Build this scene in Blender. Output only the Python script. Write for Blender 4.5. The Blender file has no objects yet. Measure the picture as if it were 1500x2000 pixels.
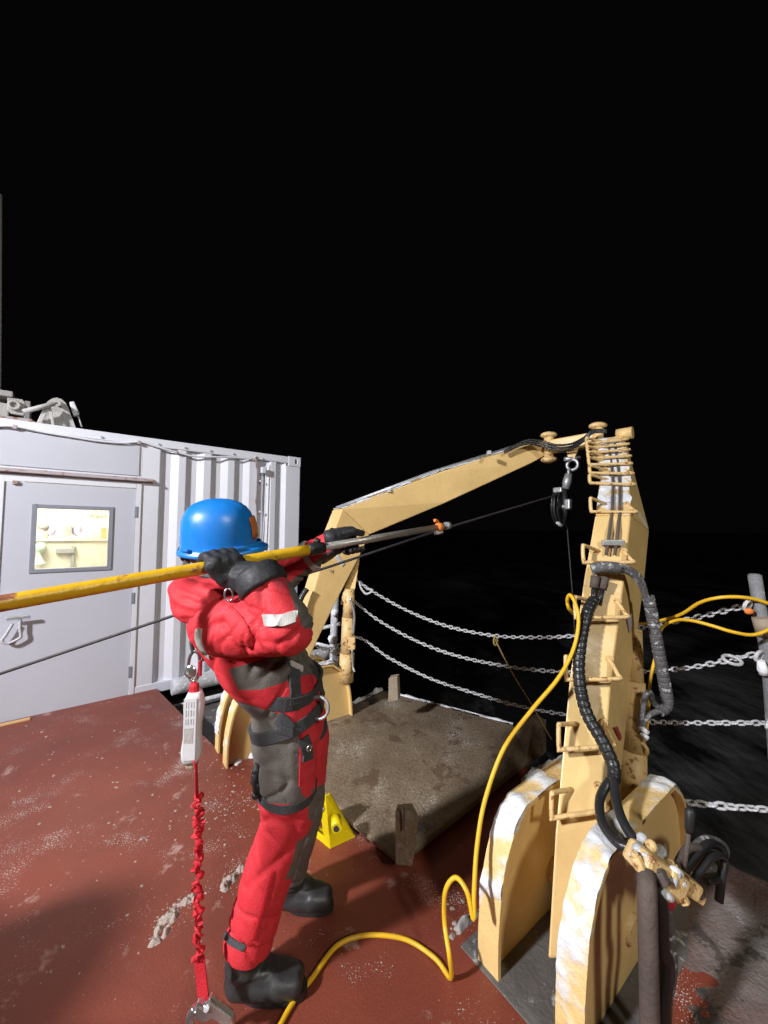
import bpy, bmesh, math, random
import numpy as np
from mathutils import Vector, Matrix, noise
from mathutils.bvhtree import BVHTree
random.seed(7)
S = bpy.context.scene
COL = S.collection
V = Vector
R = math.radians

# ------------------------------------------------------------------ camera
CAM_H, FPX, PITCH, ROLL = 1.65, 751.0, R(2.5), R(0.64)
_f = V((0, math.cos(PITCH), math.sin(PITCH))); _u = V((0, -math.sin(PITCH), math.cos(PITCH))); _x = V((1, 0, 0))
CX = math.cos(ROLL) * _x + math.sin(ROLL) * _u
CU = -math.sin(ROLL) * _x + math.cos(ROLL) * _u
CF = _f
EYE = V((0, 0, CAM_H))
cd = bpy.data.cameras.new('camera'); cam = bpy.data.objects.new('camera', cd); COL.objects.link(cam)
cd.sensor_fit = 'VERTICAL'; cd.sensor_height = 36; cd.sensor_width = 27; cd.lens = FPX / 2000 * 36
cd.clip_start = 0.05; cd.clip_end = 6000
m3 = Matrix((CX, CU, -CF)).transposed()
cam.matrix_world = Matrix.Translation(EYE) @ m3.to_4x4()
S.camera = cam

# ------------------------------------------------------------------ world, lamps, exposure
w = bpy.data.worlds.new('World'); S.world = w; w.use_nodes = True
nt = w.node_tree; nt.nodes.clear()
sky = nt.nodes.new('ShaderNodeTexSky'); sky.sky_type = 'NISHITA'; sky.sun_disc = False
sky.sun_elevation = R(-9); sky.sun_rotation = R(230)
bg = nt.nodes.new('ShaderNodeBackground'); bg.inputs[1].default_value = 0.02
wo = nt.nodes.new('ShaderNodeOutputWorld')
addn = nt.nodes.new('ShaderNodeMix'); addn.data_type = 'RGBA'; addn.blend_type = 'ADD'; addn.inputs[0].default_value = 1
addn.inputs[7].default_value = (0.085, 0.066, 0.070, 1)
nt.links.new(sky.outputs[0], addn.inputs[6]); nt.links.new(addn.outputs[2], bg.inputs[0]); nt.links.new(bg.outputs[0], wo.inputs[0])

def lamp(name, kind, loc, target, energy, color, size, spot=None, blend=.3):
    l = bpy.data.lights.new(name, kind); l.energy = energy; l.color = color
    l.shadow_soft_size = size
    if kind == 'SPOT': l.spot_size = R(spot); l.spot_blend = blend
    o = bpy.data.objects.new(name, l); COL.objects.link(o); o.location = loc
    o.rotation_euler = (V(target) - V(loc)).to_track_quat('-Z', 'Y').to_euler()
    return o
lamp('deck_floodlight', 'SPOT', (-4.6, -2.0, 4.3), (0.2, 3.6, 1.0), 3000, (.97, .96, 1.0), .22, 66, .45)
lamp('deck_spotlight', 'SPOT', (-2.6, .2, 5.6), (-1.30, 1.92, 0), 330, (1.0, .88, .76), .25, 28, 1.0)
lamp('aft_floodlight', 'SPOT', (3.0, -4.0, 5.0), (0.4, 3.2, .8), 820, (1.0, .96, .84), .45, 96, .5)
S.view_settings.view_transform = 'Standard'; S.view_settings.look = 'None'
S.view_settings.exposure = 0; S.view_settings.gamma = 1
S.cycles.use_denoising = True
S.cycles.max_bounces = 6

# ------------------------------------------------------------------ helpers
def ray(px, py): return (px - 750) * CX + FPX * CF + (1000 - py) * CU
def at(px, py, Y):
    d = ray(px, py); return EYE + d * (Y / d.y)
def fl(px, py, h=0.0):
    d = ray(px, py); return EYE + d * ((h - CAM_H) / d.z)
def proj(p):
    q = V(p) - EYE; z = q.dot(CF); return (750 + FPX * q.dot(CX) / z, 1000 - FPX * q.dot(CU) / z)

ORG = {}
def thing(name, label, cat, loc=(0, 0, 0), group=None):
    o = bpy.data.objects.new(name, None); COL.objects.link(o); o.location = loc
    o.empty_display_size = .1
    o['label'] = label; o['category'] = cat
    if group: o['group'] = group
    ORG[o.name] = V(loc); return o
def tag(o, label=None, cat=None, group=None, kind=None):
    if label: o['label'] = label
    if cat: o['category'] = cat
    if group: o['group'] = group
    if kind: o['kind'] = kind
    return o

def catmull(pts, n=8, closed=False):
    P = [V(p) for p in pts]
    if len(P) < 3 and not closed: return P
    out = []
    m = len(P); rng = m if closed else m - 1
    for i in range(rng):
        if closed: a, b, c, d = P[(i - 1) % m], P[i], P[(i + 1) % m], P[(i + 2) % m]
        else: a, b, c, d = P[max(i - 1, 0)], P[i], P[i + 1], P[min(i + 2, m - 1)]
        for k in range(n):
            t = k / n
            out.append(.5 * ((2 * b) + (c - a) * t + (2 * a - 5 * b + 4 * c - d) * t * t + (3 * b - a - 3 * c + d) * t ** 3))
    if not closed: out.append(P[-1])
    return out

class MB:
    def __init__(s): s.v = []; s.f = []; s.sm = []
    def add(s, vs, fs, smooth=False):
        o = len(s.v); s.v += [V(p) for p in vs]; s.f += [tuple(i + o for i in f) for f in fs]; s.sm += [smooth] * len(fs); return s
    def box(s, c, sx, sy, sz, ax=None):
        c = V(c); X, Y, Z = ax if ax else (V((1, 0, 0)), V((0, 1, 0)), V((0, 0, 1)))
        vs = [c + X * sx / 2 * i + Y * sy / 2 * j + Z * sz / 2 * k for i in (-1, 1) for j in (-1, 1) for k in (-1, 1)]
        return s.add(vs, [(0, 1, 3, 2), (4, 6, 7, 5), (0, 4, 5, 1), (2, 3, 7, 6), (0, 2, 6, 4), (1, 5, 7, 3)])
    def prism(s, poly, ext):
        n = len(poly); ext = V(ext)
        vs = [V(p) for p in poly] + [V(p) + ext for p in poly]
        fs = [tuple(range(n - 1, -1, -1)), tuple(range(n, 2 * n))] + [(i, (i + 1) % n, n + (i + 1) % n, n + i) for i in range(n)]
        return s.add(vs, fs)
    def loft(s, rings, cap=True, closed=True, smooth=True, loop=False):
        n = len(rings[0]); vs = [p for r in rings for p in r]; fs = []
        rr = len(rings)
        for i in range(rr if loop else rr - 1):
            for j in range(n if closed else n - 1):
                a, b = i * n, ((i + 1) % rr) * n
                fs.append((a + j, a + (j + 1) % n, b + (j + 1) % n, b + j))
        s.add(vs, fs, smooth)
        if cap and closed and not loop:
            s.add(rings[0], [tuple(range(n - 1, -1, -1))]); s.add(rings[-1], [tuple(range(n))])
        return s
    def tube(s, pts, r, n=10, cap=True, closed=False, flat=None):
        P = [V(p) for p in pts]; m = len(P); rad = r if isinstance(r, (list, tuple)) else [r] * m
        rings = []; up = None
        for i in range(m):
            if closed: t = (P[(i + 1) % m] - P[i - 1]).normalized()
            else: t = (P[min(i + 1, m - 1)] - P[max(i - 1, 0)]).normalized()
            if up is None:
                up = V((0, 0, 1)) if abs(t.z) < .9 else V((1, 0, 0))
            up = (up - t * up.dot(t)).normalized(); sd = t.cross(up)
            rings.append([P[i] + (up * math.sin(2 * math.pi * k / n) * (flat or 1) + sd * math.cos(2 * math.pi * k / n)) * rad[i] for k in range(n)])
        return s.loft(rings, cap, True, True, closed)
    def cyl(s, a, b, r, n=16, r2=None): return s.tube([a, b], [r, r if r2 is None else r2], n)
    def ball(s, c, r, n=12, sc=(1, 1, 1), ax=None):
        c = V(c); X, Y, Z = ax if ax else (V((1, 0, 0)), V((0, 1, 0)), V((0, 0, 1)))
        rings = []
        for i in range(1, n // 2 + 1):
            ph = -math.pi / 2 + math.pi * i / (n // 2 + 1)
            rings.append([c + X * (r * sc[0] * math.cos(ph) * math.cos(2 * math.pi * k / n)) + Y * (r * sc[1] * math.cos(ph) * math.sin(2 * math.pi * k / n)) + Z * (r * sc[2] * math.sin(ph)) for k in range(n)])
        o = len(s.v); s.loft(rings, False)
        k = len(rings)
        b, t = c - Z * r * sc[2], c + Z * r * sc[2]
        s.v += [b, t]; ib = len(s.v) - 2
        for j in range(n):
            s.f.append((o + (j + 1) % n, o + j, ib)); s.f.append((o + (k - 1) * n + j, o + (k - 1) * n + (j + 1) % n, ib + 1)); s.sm += [True, True]
        return s
    def caps(s, a, b, ra, rb, n=14):
        a, b = V(a), V(b); k = max(2, int((b - a).length / .03))
        s.tube([a.lerp(b, i / k) for i in range(k + 1)], [ra + (rb - ra) * i / k for i in range(k + 1)], n)
        s.ball(a, ra, n); return s.ball(b, rb, n)
    def torus(s, c, R0, r, nrm=(0, 0, 1), n=24, m=8, sx=1, xdir=None):
        N = V(nrm).normalized(); X = V(xdir) if xdir is not None else (V((1, 0, 0)) if abs(N.x) < .9 else V((0, 1, 0)))
        X = (X - N * X.dot(N)).normalized(); Y = N.cross(X)
        return s.tube([V(c) + X * R0 * sx * math.cos(2 * math.pi * k / n) + Y * R0 * math.sin(2 * math.pi * k / n) for k in range(n)], r, m, closed=True)
    def build(s, name, mat, parent=None, bevel=0, seg=2, shade=None):
        me = bpy.data.meshes.new(name)
        org = ORG.get(parent.name, V((0, 0, 0))) if parent else V((0, 0, 0))
        me.from_pydata([tuple(p - org) for p in s.v], [], s.f)
        bm = bmesh.new(); bm.from_mesh(me); bmesh.ops.remove_doubles(bm, verts=bm.verts, dist=1e-5)
        bmesh.ops.recalc_face_normals(bm, faces=bm.faces); bm.to_mesh(me); bm.free()
        if len(me.polygons) == len(s.sm): me.polygons.foreach_set('use_smooth', s.sm)
        elif any(s.sm): me.polygons.foreach_set('use_smooth', [True] * len(me.polygons))
        if shade is not None: me.polygons.foreach_set('use_smooth', [shade] * len(me.polygons))
        o = bpy.data.objects.new(name, me); COL.objects.link(o); o.data.materials.append(mat)
        if parent: o.parent = parent; ORG[o.name] = org
        else: ORG[o.name] = V((0, 0, 0))
        if bevel:
            b = o.modifiers.new('bevel', 'BEVEL'); b.width = bevel; b.segments = seg; b.limit_method = 'ANGLE'; b.angle_limit = R(35)
        return o

def remesh(mb, voxel, it=6, fac=.5):
    me = bpy.data.meshes.new('tmp'); me.from_pydata([tuple(p) for p in mb.v], [], mb.f)
    bm = bmesh.new(); bm.from_mesh(me); bmesh.ops.recalc_face_normals(bm, faces=bm.faces); bm.to_mesh(me); bm.free()
    o = bpy.data.objects.new('tmp', me); COL.objects.link(o)
    r = o.modifiers.new('r', 'REMESH'); r.mode = 'VOXEL'; r.voxel_size = voxel
    sm = o.modifiers.new('s', 'SMOOTH'); sm.factor = fac; sm.iterations = it
    dg = bpy.context.evaluated_depsgraph_get()
    out = bpy.data.meshes.new_from_object(o.evaluated_get(dg))
    bpy.data.objects.remove(o); bpy.data.meshes.remove(me)
    out.polygons.foreach_set('use_smooth', [True] * len(out.polygons))
    return out
def link_mesh(me, name, mat, parent):
    org = ORG[parent.name]
    me.transform(Matrix.Translation(-org)); me.name = name
    o = bpy.data.objects.new(name, me); COL.objects.link(o); o.parent = parent
    me.materials.clear(); me.materials.append(mat); ORG[o.name] = org; return o

# ------------------------------------------------------------------ materials
def mat(name, base, rough=.6, metal=0, var=None, vs=6, va=.5, rust=None, rs=9, rt=.66, frost=0, fs=5, fscol=(.78, .80, .84),
        bump=.2, bs=60, specks=0, ss=120, spec=.5, fine=.12, coat=0, up=0):
    m = bpy.data.materials.new(name); m.use_nodes = True; n = m.node_tree.nodes; L = m.node_tree.links
    b = n['Principled BSDF']; b.inputs['Metallic'].default_value = metal
    b.inputs['Specular IOR Level'].default_value = spec; b.inputs['Coat Weight'].default_value = coat
    tc = n.new('ShaderNodeTexCoord').outputs['Object']
    def nz(sc, det=5, ro=.6, dist=0):
        t = n.new('ShaderNodeTexNoise'); t.inputs['Scale'].default_value = sc; t.inputs['Detail'].default_value = det
        t.inputs['Roughness'].default_value = ro; t.inputs['Distortion'].default_value = dist; L.new(tc, t.inputs['Vector']); return t.outputs['Fac']
    def rng(x, a, c, lo=0, hi=1):
        t = n.new('ShaderNodeMapRange'); t.inputs[1].default_value = a; t.inputs[2].default_value = c; t.inputs[3].default_value = lo; t.inputs[4].default_value = hi
        L.new(x, t.inputs[0]); return t.outputs[0]
    def mix(f, A, B):
        t = n.new('ShaderNodeMix'); t.data_type = 'RGBA'
        if isinstance(f, (int, float)): t.inputs[0].default_value = f
        else: L.new(f, t.inputs[0])
        for s_, q in ((6, A), (7, B)):
            if isinstance(q, tuple): t.inputs[s_].default_value = (*q, 1)
            else: L.new(q, t.inputs[s_])
        return t.outputs[2]
    def mth(op, a, c):
        t = n.new('ShaderNodeMath'); t.operation = op
        for i, q in enumerate((a, c)):
            if isinstance(q, (int, float)): t.inputs[i].default_value = q
            else: L.new(q, t.inputs[i])
        return t.outputs[0]
    col = base; v2 = var or tuple(c * .72 for c in base)
    col = mix(rng(nz(vs), .35, .7, 0, va), base, v2)
    if fine: col = mix(rng(nz(bs * 1.3, 3), .3, .7, 0, fine), col, tuple(min(1, c * .45) for c in base))
    ro = None
    if rust: col = mix(rng(nz(rs, 8, .68), rt, rt + .05), col, rust)
    hgt = nz(bs, 4)
    if specks:
        sp = rng(mth('MULTIPLY', nz(ss, 2), rng(nz(3.1, 3), .3, .75, .55, 1.12)), .60 - specks * .08, .63 - specks * .08)
        col = mix(sp, col, (.62, .60, .58))
    if frost:
        fm = nz(fs, 9, .66, .2)
        if up:
            g = n.new('ShaderNodeNewGeometry'); sx = n.new('ShaderNodeSeparateXYZ'); L.new(g.outputs['Normal'], sx.inputs[0])
            fm = mth('ADD', fm, mth('MULTIPLY', sx.outputs[2], up))
        fm = rng(fm, .68 - frost * .3, .76 - frost * .3)
        col = mix(fm, col, fscol)
        hgt = mth('ADD', hgt, mth('MULTIPLY', fm, .8))
        ro = rng(fm, 0, 1, rough, .75)
    if ro is None: ro = rng(nz(vs * 2.3, 4), .3, .7, max(rough - .1, .03), min(rough + .12, 1))
    L.new(ro, b.inputs['Roughness'])
    L.new(col, b.inputs['Base Color'])
    if bump:
        bp = n.new('ShaderNodeBump'); bp.inputs['Strength'].default_value = bump; bp.inputs['Distance'].default_value = .01
        L.new(hgt, bp.inputs['Height']); L.new(bp.outputs[0], b.inputs['Normal'])
    return m
M = {}
M['deck'] = mat('red_deck_paint', (.235, .054, .032), .48, var=(.145, .040, .028), vs=2.2, va=.7, frost=.235, fs=4.2, fscol=(.40, .25, .22), bump=.24, bs=110, specks=.18, ss=170, spec=.4, fine=.45)
M['lower'] = mat('grey_steel_deck', (.10, .095, .09), .7, var=(.17, .16, .15), vs=7, frost=.25, fs=9, fscol=(.5, .5, .5), bump=.5, bs=60)
M['cont'] = mat('white_container_paint', (.68, .70, .77), .5, var=(.62, .64, .70), vs=1.4, va=.6, rust=(.25, .12, .06), rs=26, rt=.745, bump=.10, bs=26, fine=.05)
M['door'] = mat('pale_grey_door_paint', (.50, .52, .59), .45, var=(.46, .48, .55), vs=1.5, bump=.06, bs=40, fine=.04, rust=(.3, .28, .28), rs=34, rt=.77)
M['frame'] = mat('grey_window_frame_paint', (.24, .26, .31), .5, bump=.05)
M['rustpaint'] = mat('rusty_ledge_paint', (.42, .36, .37), .6, rust=(.22, .10, .06), rs=12, rt=.52, bump=.3)
M['yel'] = mat('cream_yellow_paint', (.80, .57, .24), .40, var=(.64, .44, .18), vs=2.5, va=.85, rust=(.30, .13, .045), rs=13, rt=.685, bump=.12, bs=30, spec=.5, fine=.06)
M['yelfrost'] = mat('frosted_yellow_paint', (.80, .57, .24), .42, var=(.68, .48, .20), vs=2.5, rust=(.28, .11, .03), rs=20, rt=.66, frost=.30, fs=5, bump=.25, bs=30, up=.1)
M['yelrust'] = mat('rusty_yellow_bar_paint', (.78, .55, .25), .45, rust=(.30, .13, .05), rs=28, rt=.56, frost=.12, fs=16, bump=.3, bs=60)
M['frost'] = mat('frosted_metal', (.46, .47, .49), .55, var=(.6, .61, .63), vs=30, frost=.5, fs=26, bump=.5, bs=90)
M['ice'] = mat('white_snow', (.80, .82, .86), .8, var=(.68, .70, .74), vs=11, bump=.7, bs=55, fine=.05, spec=.3)
M['dsnow'] = mat('dirty_grey_snow', (.36, .35, .34), .85, var=(.13, .10, .085), vs=4.5, va=1, frost=.22, fs=6, fscol=(.62, .63, .65), bump=.8, bs=45, fine=.3)
M['slush'] = mat('grey_slush_over_red_paint', (.23, .215, .205), .8, var=(.14, .055, .042), vs=3.0, va=1, rust=(.06, .05, .045), rs=5, rt=.53, frost=.20, fs=7, fscol=(.42, .42, .43), bump=.8, bs=70, fine=.5)
M['chips'] = mat('pale_gritty_ice', (.40, .34, .30), .75, var=(.26, .20, .17), vs=40, bump=.6, bs=120)
M['post'] = mat('dark_grey_frosted_post', (.17, .175, .185), .55, var=(.30, .31, .32), vs=22, frost=.30, fs=22, fscol=(.55, .56, .58), bump=.5, bs=90)
M['hatch'] = mat('rusty_weathered_plate', (.195, .138, .088), .7, var=(.33, .265, .19), vs=3.2, va=1, rust=(.12, .075, .048), rs=5, rt=.56, bump=.6, bs=55, specks=.12, ss=130, fine=.75)
M['black'] = mat('black_rubber', (.022, .022, .024), .42, bump=.2, bs=40, spec=.45)
M['hose'] = mat('black_spiral_hose', (.020, .021, .023), .33, frost=.10, fs=30, fscol=(.35, .36, .38), bump=.3, bs=40)
M['hosef'] = mat('frosted_hose', (.10, .10, .105), .6, frost=.42, fs=30, fscol=(.55, .56, .58), bump=.6, bs=70)
M['oldhose'] = mat('dull_grey_brown_hose', (.075, .060, .055), .75, var=(.16, .11, .085), vs=7, bump=.5, bs=50)
M['cable'] = mat('bright_yellow_cable', (.80, .48, .018), .42, var=(.72, .42, .02), vs=8, bump=.1)
M['pole'] = mat('chipped_yellow_pole_paint', (.80, .49, .014), .38, var=(.66, .36, .012), vs=9, rust=(.28, .095, .055), rs=7, rt=.565, bump=.3, bs=30)
M['steel'] = mat('bare_metal_pole', (.42, .40, .37), .38, metal=.65, var=(.30, .28, .26), vs=20, bump=.15)
M['galv'] = mat('galvanised_steel', (.48, .50, .52), .42, metal=.6, var=(.36, .37, .39), vs=20, bump=.25, bs=60)
M['chrome'] = mat('shiny_steel', (.62, .64, .66), .22, metal=.9, bump=.08)
M['orange'] = mat('orange_tape', (.85, .24, .04), .6, bump=.3)
M['helmet'] = mat('blue_helmet_plastic', (.012, .20, .66), .34, var=(.011, .17, .57), vs=5, rust=(.06, .27, .70), rs=22, rt=.665, bump=.03, bs=120, spec=.5, fine=.03)
M['sticker'] = mat('orange_sticker', (.55, .17, .05), .5, bump=.02)
M['blackcloth'] = mat('black_glove_cloth', (.020, .021, .026), .62, var=(.035, .036, .042), vs=14, bump=.35, bs=45)
M['web'] = mat('dark_webbing', (.050, .053, .058), .7, var=(.035, .036, .04), vs=30, bump=.4, bs=220)
M['redweb'] = mat('red_webbing', (.55, .012, .025), .6, var=(.42, .01, .02), vs=30, bump=.4, bs=160)
M['reflect'] = mat('silver_reflective_tape', (.50, .49, .47), .5, var=(.6, .59, .56), vs=30, bump=.2)
M['boot'] = mat('black_boot_rubber', (.026, .027, .029), .45, var=(.045, .045, .046), vs=9, bump=.25, bs=35)
M['skin'] = mat('weathered_skin', (.48, .22, .16), .55, bump=.1)
M['green'] = mat('pale_green_balaclava_cloth', (.28, .40, .34), .85, bump=.4, bs=120)
M['white'] = mat('white_label_plastic', (.72, .73, .76), .4, bump=.05)
M['grey'] = mat('grey_print', (.42, .43, .47), .5, bump=0)
M['darkfill'] = mat('dark_hole_and_pupil', (.05, .05, .07), .6, bump=0)  # near-black for pupils, and painted in as the shade inside holes and slots
M['lemon'] = mat('lemon_yellow_paint', (.80, .62, .005), .35, bump=.1, rust=(.35, .2, .02), rs=30, rt=.72)
M['cord'] = mat('thin_tan_cord', (.42, .32, .10), .7, bump=.2)
M['wire'] = mat('dark_wire_rope', (.028, .026, .030), .5, bump=.3, bs=200)
M['wood'] = mat('weathered_timber', (.33, .27, .20), .8, var=(.18, .14, .10), vs=12, bump=.5)
M['roomw'] = mat('cream_room_wall', (.84, .80, .68), .8, bump=.02)
M['cab'] = mat('beige_cabinet_paint', (.62, .58, .48), .6, bump=.03)
M['purple'] = mat('purple_plastic', (.46, .40, .56), .5, bump=.02)
M['mint'] = mat('mint_green_cloth', (.46, .56, .48), .8, bump=.2)
M['tan'] = mat('tan_cardboard', (.60, .38, .18), .8, bump=.1)
M['dgrey'] = mat('dull_grey_plastic', (.30, .295, .285), .6, bump=.05)
M['redpaint'] = mat('red_handle_paint', (.40, .02, .04), .35, bump=.05)
M['roofgear'] = mat('dull_white_machine_paint', (.50, .49, .47), .6, var=(.38, .36, .34), vs=8, rust=(.22, .12, .07), rs=14, rt=.68, bump=.3)

def crust_material():
    m = mat('frost_over_yellow_paint', (.80, .57, .24), .55, var=(.68, .48, .20), vs=3, bump=.5, bs=75, fine=.05)
    n = m.node_tree.nodes; L = m.node_tree.links; b = n['Principled BSDF']; src = b.inputs['Base Color'].links[0].from_socket
    a = n.new('ShaderNodeAttribute'); a.attribute_name = 'cover'
    tc = n.new('ShaderNodeTexCoord'); t = n.new('ShaderNodeTexNoise'); t.inputs['Scale'].default_value = 38; t.inputs['Detail'].default_value = 7; t.inputs['Roughness'].default_value = .7
    L.new(tc.outputs['Object'], t.inputs['Vector'])
    ad = n.new('ShaderNodeMath'); ad.operation = 'ADD'; L.new(a.outputs['Fac'], ad.inputs[0]); L.new(t.outputs['Fac'], ad.inputs[1])
    r = n.new('ShaderNodeMapRange'); r.inputs[1].default_value = .82; r.inputs[2].default_value = 1.32; L.new(ad.outputs[0], r.inputs[0])
    x = n.new('ShaderNodeMix'); x.data_type = 'RGBA'; L.new(r.outputs[0], x.inputs[0]); L.new(src, x.inputs[6]); x.inputs[7].default_value = (.70, .73, .76, 1)
    L.new(x.outputs[2], b.inputs['Base Color']); b.inputs['Subsurface Weight'].default_value = 0; return m
M['crust'] = crust_material()
def suit_material():
    m = mat('red_and_grey_suit_cloth', (.66, .036, .050), .62, var=(.62, .032, .046), vs=5, va=.5, bump=.3, bs=160, spec=.35, fine=.08)
    n = m.node_tree.nodes; L = m.node_tree.links; b = n['Principled BSDF']
    src = b.inputs['Base Color'].links[0].from_socket
    for nm, c in (('grey_panel', (.135, .122, .112)), ('smudge', (.10, .035, .045))):
        a = n.new('ShaderNodeAttribute'); a.attribute_name = nm
        r = n.new('ShaderNodeMapRange'); r.inputs[1].default_value = -.4 if nm == 'grey_panel' else 0; r.inputs[2].default_value = .4 if nm == 'grey_panel' else 1
        L.new(a.outputs['Fac'], r.inputs[0])
        x = n.new('ShaderNodeMix'); x.data_type = 'RGBA'; L.new(r.outputs[0], x.inputs[0]); L.new(src, x.inputs[6]); x.inputs[7].default_value = (*c, 1)
        src = x.outputs[2]
    L.new(src, b.inputs['Base Color']); return m
M['suit'] = suit_material()
g = bpy.data.materials.new('window_glass'); g.use_nodes = True
n_ = g.node_tree.nodes; n_.clear(); t_ = n_.new('ShaderNodeBsdfTransparent'); t_.inputs[0].default_value = (.93, .95, .94, 1)
gl = n_.new('ShaderNodeBsdfGlossy'); gl.inputs['Roughness'].default_value = .03
mx = n_.new('ShaderNodeMixShader'); mx.inputs[0].default_value = .05; ou = n_.new('ShaderNodeOutputMaterial')
g.node_tree.links.new(t_.outputs[0], mx.inputs[1]); g.node_tree.links.new(gl.outputs[0], mx.inputs[2]); g.node_tree.links.new(mx.outputs[0], ou.inputs[0])
M['glass'] = g
e = bpy.data.materials.new('lit_tube'); e.use_nodes = True
e.node_tree.nodes['Principled BSDF'].inputs['Emission Color'].default_value = (1, .95, .75, 1); e.node_tree.nodes['Principled BSDF'].inputs['Emission Strength'].default_value = 4
M['lit'] = e
def sea_material():
    m = bpy.data.materials.new('black_sea_water'); m.use_nodes = True; n = m.node_tree.nodes; L = m.node_tree.links; b = n['Principled BSDF']
    tc = n.new('ShaderNodeTexCoord'); mp = n.new('ShaderNodeMapping'); mp.inputs['Scale'].default_value = (1, .5, 1); mp.inputs['Rotation'].default_value = (0, 0, R(-12)); L.new(tc.outputs['Object'], mp.inputs[0])
    a = n.new('ShaderNodeTexNoise'); a.inputs['Scale'].default_value = .13; a.inputs['Detail'].default_value = 8; a.inputs['Roughness'].default_value = .70; L.new(mp.outputs[0], a.inputs['Vector'])
    r = n.new('ShaderNodeValToRGB'); r.color_ramp.elements[0].position = .47; r.color_ramp.elements[0].color = (.025, .024, .025, 1); r.color_ramp.elements[1].position = .70; r.color_ramp.elements[1].color = (.55, .55, .57, 1)
    L.new(a.outputs['Fac'], r.inputs[0]); L.new(r.outputs[0], b.inputs['Base Color'])
    b.inputs['Roughness'].default_value = .38; b.inputs['Specular IOR Level'].default_value = .5
    c = n.new('ShaderNodeTexNoise'); c.inputs['Scale'].default_value = 1.6; c.inputs['Detail'].default_value = 6; L.new(mp.outputs[0], c.inputs['Vector'])
    bp = n.new('ShaderNodeBump'); bp.inputs['Strength'].default_value = .6; bp.inputs['Distance'].default_value = .25; L.new(c.outputs['Fac'], bp.inputs['Height']); L.new(bp.outputs[0], b.inputs['Normal'])
    return m
M['sea'] = sea_material()

# ------------------------------------------------------------------ setting
NV = V((.80, .60, 0)); DV = V((.60, -.80, 0)); UP = V((0, 0, 1))      # outboard, along the ship's side towards the camera
# container wall frame
TH = R(38.95); WU = V((math.cos(TH), math.sin(TH), 0)); WN = V((math.sin(TH), -math.cos(TH), 0)); WD = 4.5444
def wl(u, z, out=0.0): return WU * u - WN * WD + WN * out + V((0, 0, z))
O0 = V((1.80, 1.90, 0))
def outer(s): return O0 + s * V((-.67, .742, 0))
E0, E1 = fl(312, 1360), fl(440, 1479)
E0 = wl(E0.dot(WU), 0, -.02); notch = outer(2.50)
deck_poly = [V((-9, -6, 0)), wl(-7.5, 0, -.02), E0, E1, notch, outer(0), outer(-2), V((4.5, -3, 0)), V((4.5, -6, 0))]
tag(MB().prism([p - V((0, 0, .10)) for p in deck_poly], (0, 0, .10)).build('deck', M['deck']), kind='structure')
low = [outer(-4) + V((4, -3, 0)), outer(-2), outer(6.5), outer(6.5) + V((-6, -5, 0)), V((-9, -6, 0))]
tag(MB().prism([p - V((0, 0, .42)) for p in [outer(-3), outer(7), outer(7) - NV * 5.2, outer(-3) - NV * 5.2]], (0, 0, .20)).build('lower_deck', M['lower']), kind='structure')
tag(MB().prism([p - V((0, 0, 4.8)) for p in [outer(-3) - NV * .05, outer(7) - NV * .05, outer(7) - NV * 5.1, outer(-3) - NV * 5.1]], (0, 0, 4.36)).build('hull', M['lower']), kind='structure')
tag(MB().add([(-3000, -300, -4.4), (3000, -300, -4.4), (3000, 4500, -4.4), (-3000, 4500, -4.4)], [(0, 1, 2, 3)]).build('sea', M['sea']), kind='structure')

# snow and ice chips scattered on the deck
def chip(mb, p, s, flat=.45):
    a = random.random() * 6.28; n = 6
    X = V((math.cos(a), math.sin(a), 0)); Y = V((-math.sin(a), math.cos(a), 0))
    el = random.uniform(.6, 1.5)
    ring = [p + X * s * el * math.cos(6.283 * k / n) * random.uniform(.7, 1.2) + Y * s * math.sin(6.283 * k / n) * random.uniform(.7, 1.2) for k in range(n)]
    top = [q.lerp(p, random.uniform(.35, .6)) + UP * s * flat * random.uniform(.5, 1.2) for q in ring]
    o = len(mb.v); mb.v += ring + top + [p + UP * s * flat * 1.25]
    for k in range(n):
        mb.f += [(o + k, o + (k + 1) % n, o + n + (k + 1) % n, o + n + k), (o + n + k, o + n + (k + 1) % n, o + 2 * n)]; mb.sm += [True, True]
cs = MB(); cdk = MB()
def scatter(mb, cx, cy, rx, ry, n, smin, smax):
    for _ in range(n):
        px, py = random.gauss(cx, rx), random.gauss(cy, ry)
        if py < 1385 or py > 2200: continue
        p = fl(px, py, 0); q = p - E1
        if (p - wl(0, 0)).dot(WN) < .06: continue
        if q.dot(NV) > -.02 and (p - fl(470, 1480)).dot(DV) < -.05: continue
        if p.dot(NV) > O0.dot(NV) - .05: continue
        chip(mb, p - UP * .001, smin + (smax - smin) * random.random() ** 5)
scatter(cs, 300, 1560, 190, 120, 650, .0012, .010)
scatter(cs, 460, 1535, 70, 50, 550, .0014, .010)
scatter(cs, 120, 1480, 120, 60, 160, .002, .012)
scatter(cs, 300, 1800, 240, 110, 420, .0015, .006)
scatter(cs, 1010, 1620, 40, 60, 60, .002, .008)
scatter(cs, 895, 1800, 18, 25, 50, .003, .014)
scatter(cs, 760, 1850, 120, 80, 160, .0012, .004)
def cluster(pts, wid, n, smin, smax):
    P = catmull(pts, 30)
    for _ in range(n):
        p = random.choice(P); q = p + V((random.gauss(0, wid), random.gauss(0, wid), 0)); chip(cs, q + UP * random.uniform(-.003, .004), random.uniform(smin, smax), .55)
cluster([fl(300, 1836), fl(318, 1800), fl(345, 1772), fl(374, 1752)], .022, 130, .0012, .0045)
cluster([fl(432, 1740), fl(452, 1715), fl(472, 1695)], .026, 90, .0012, .0045)
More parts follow.
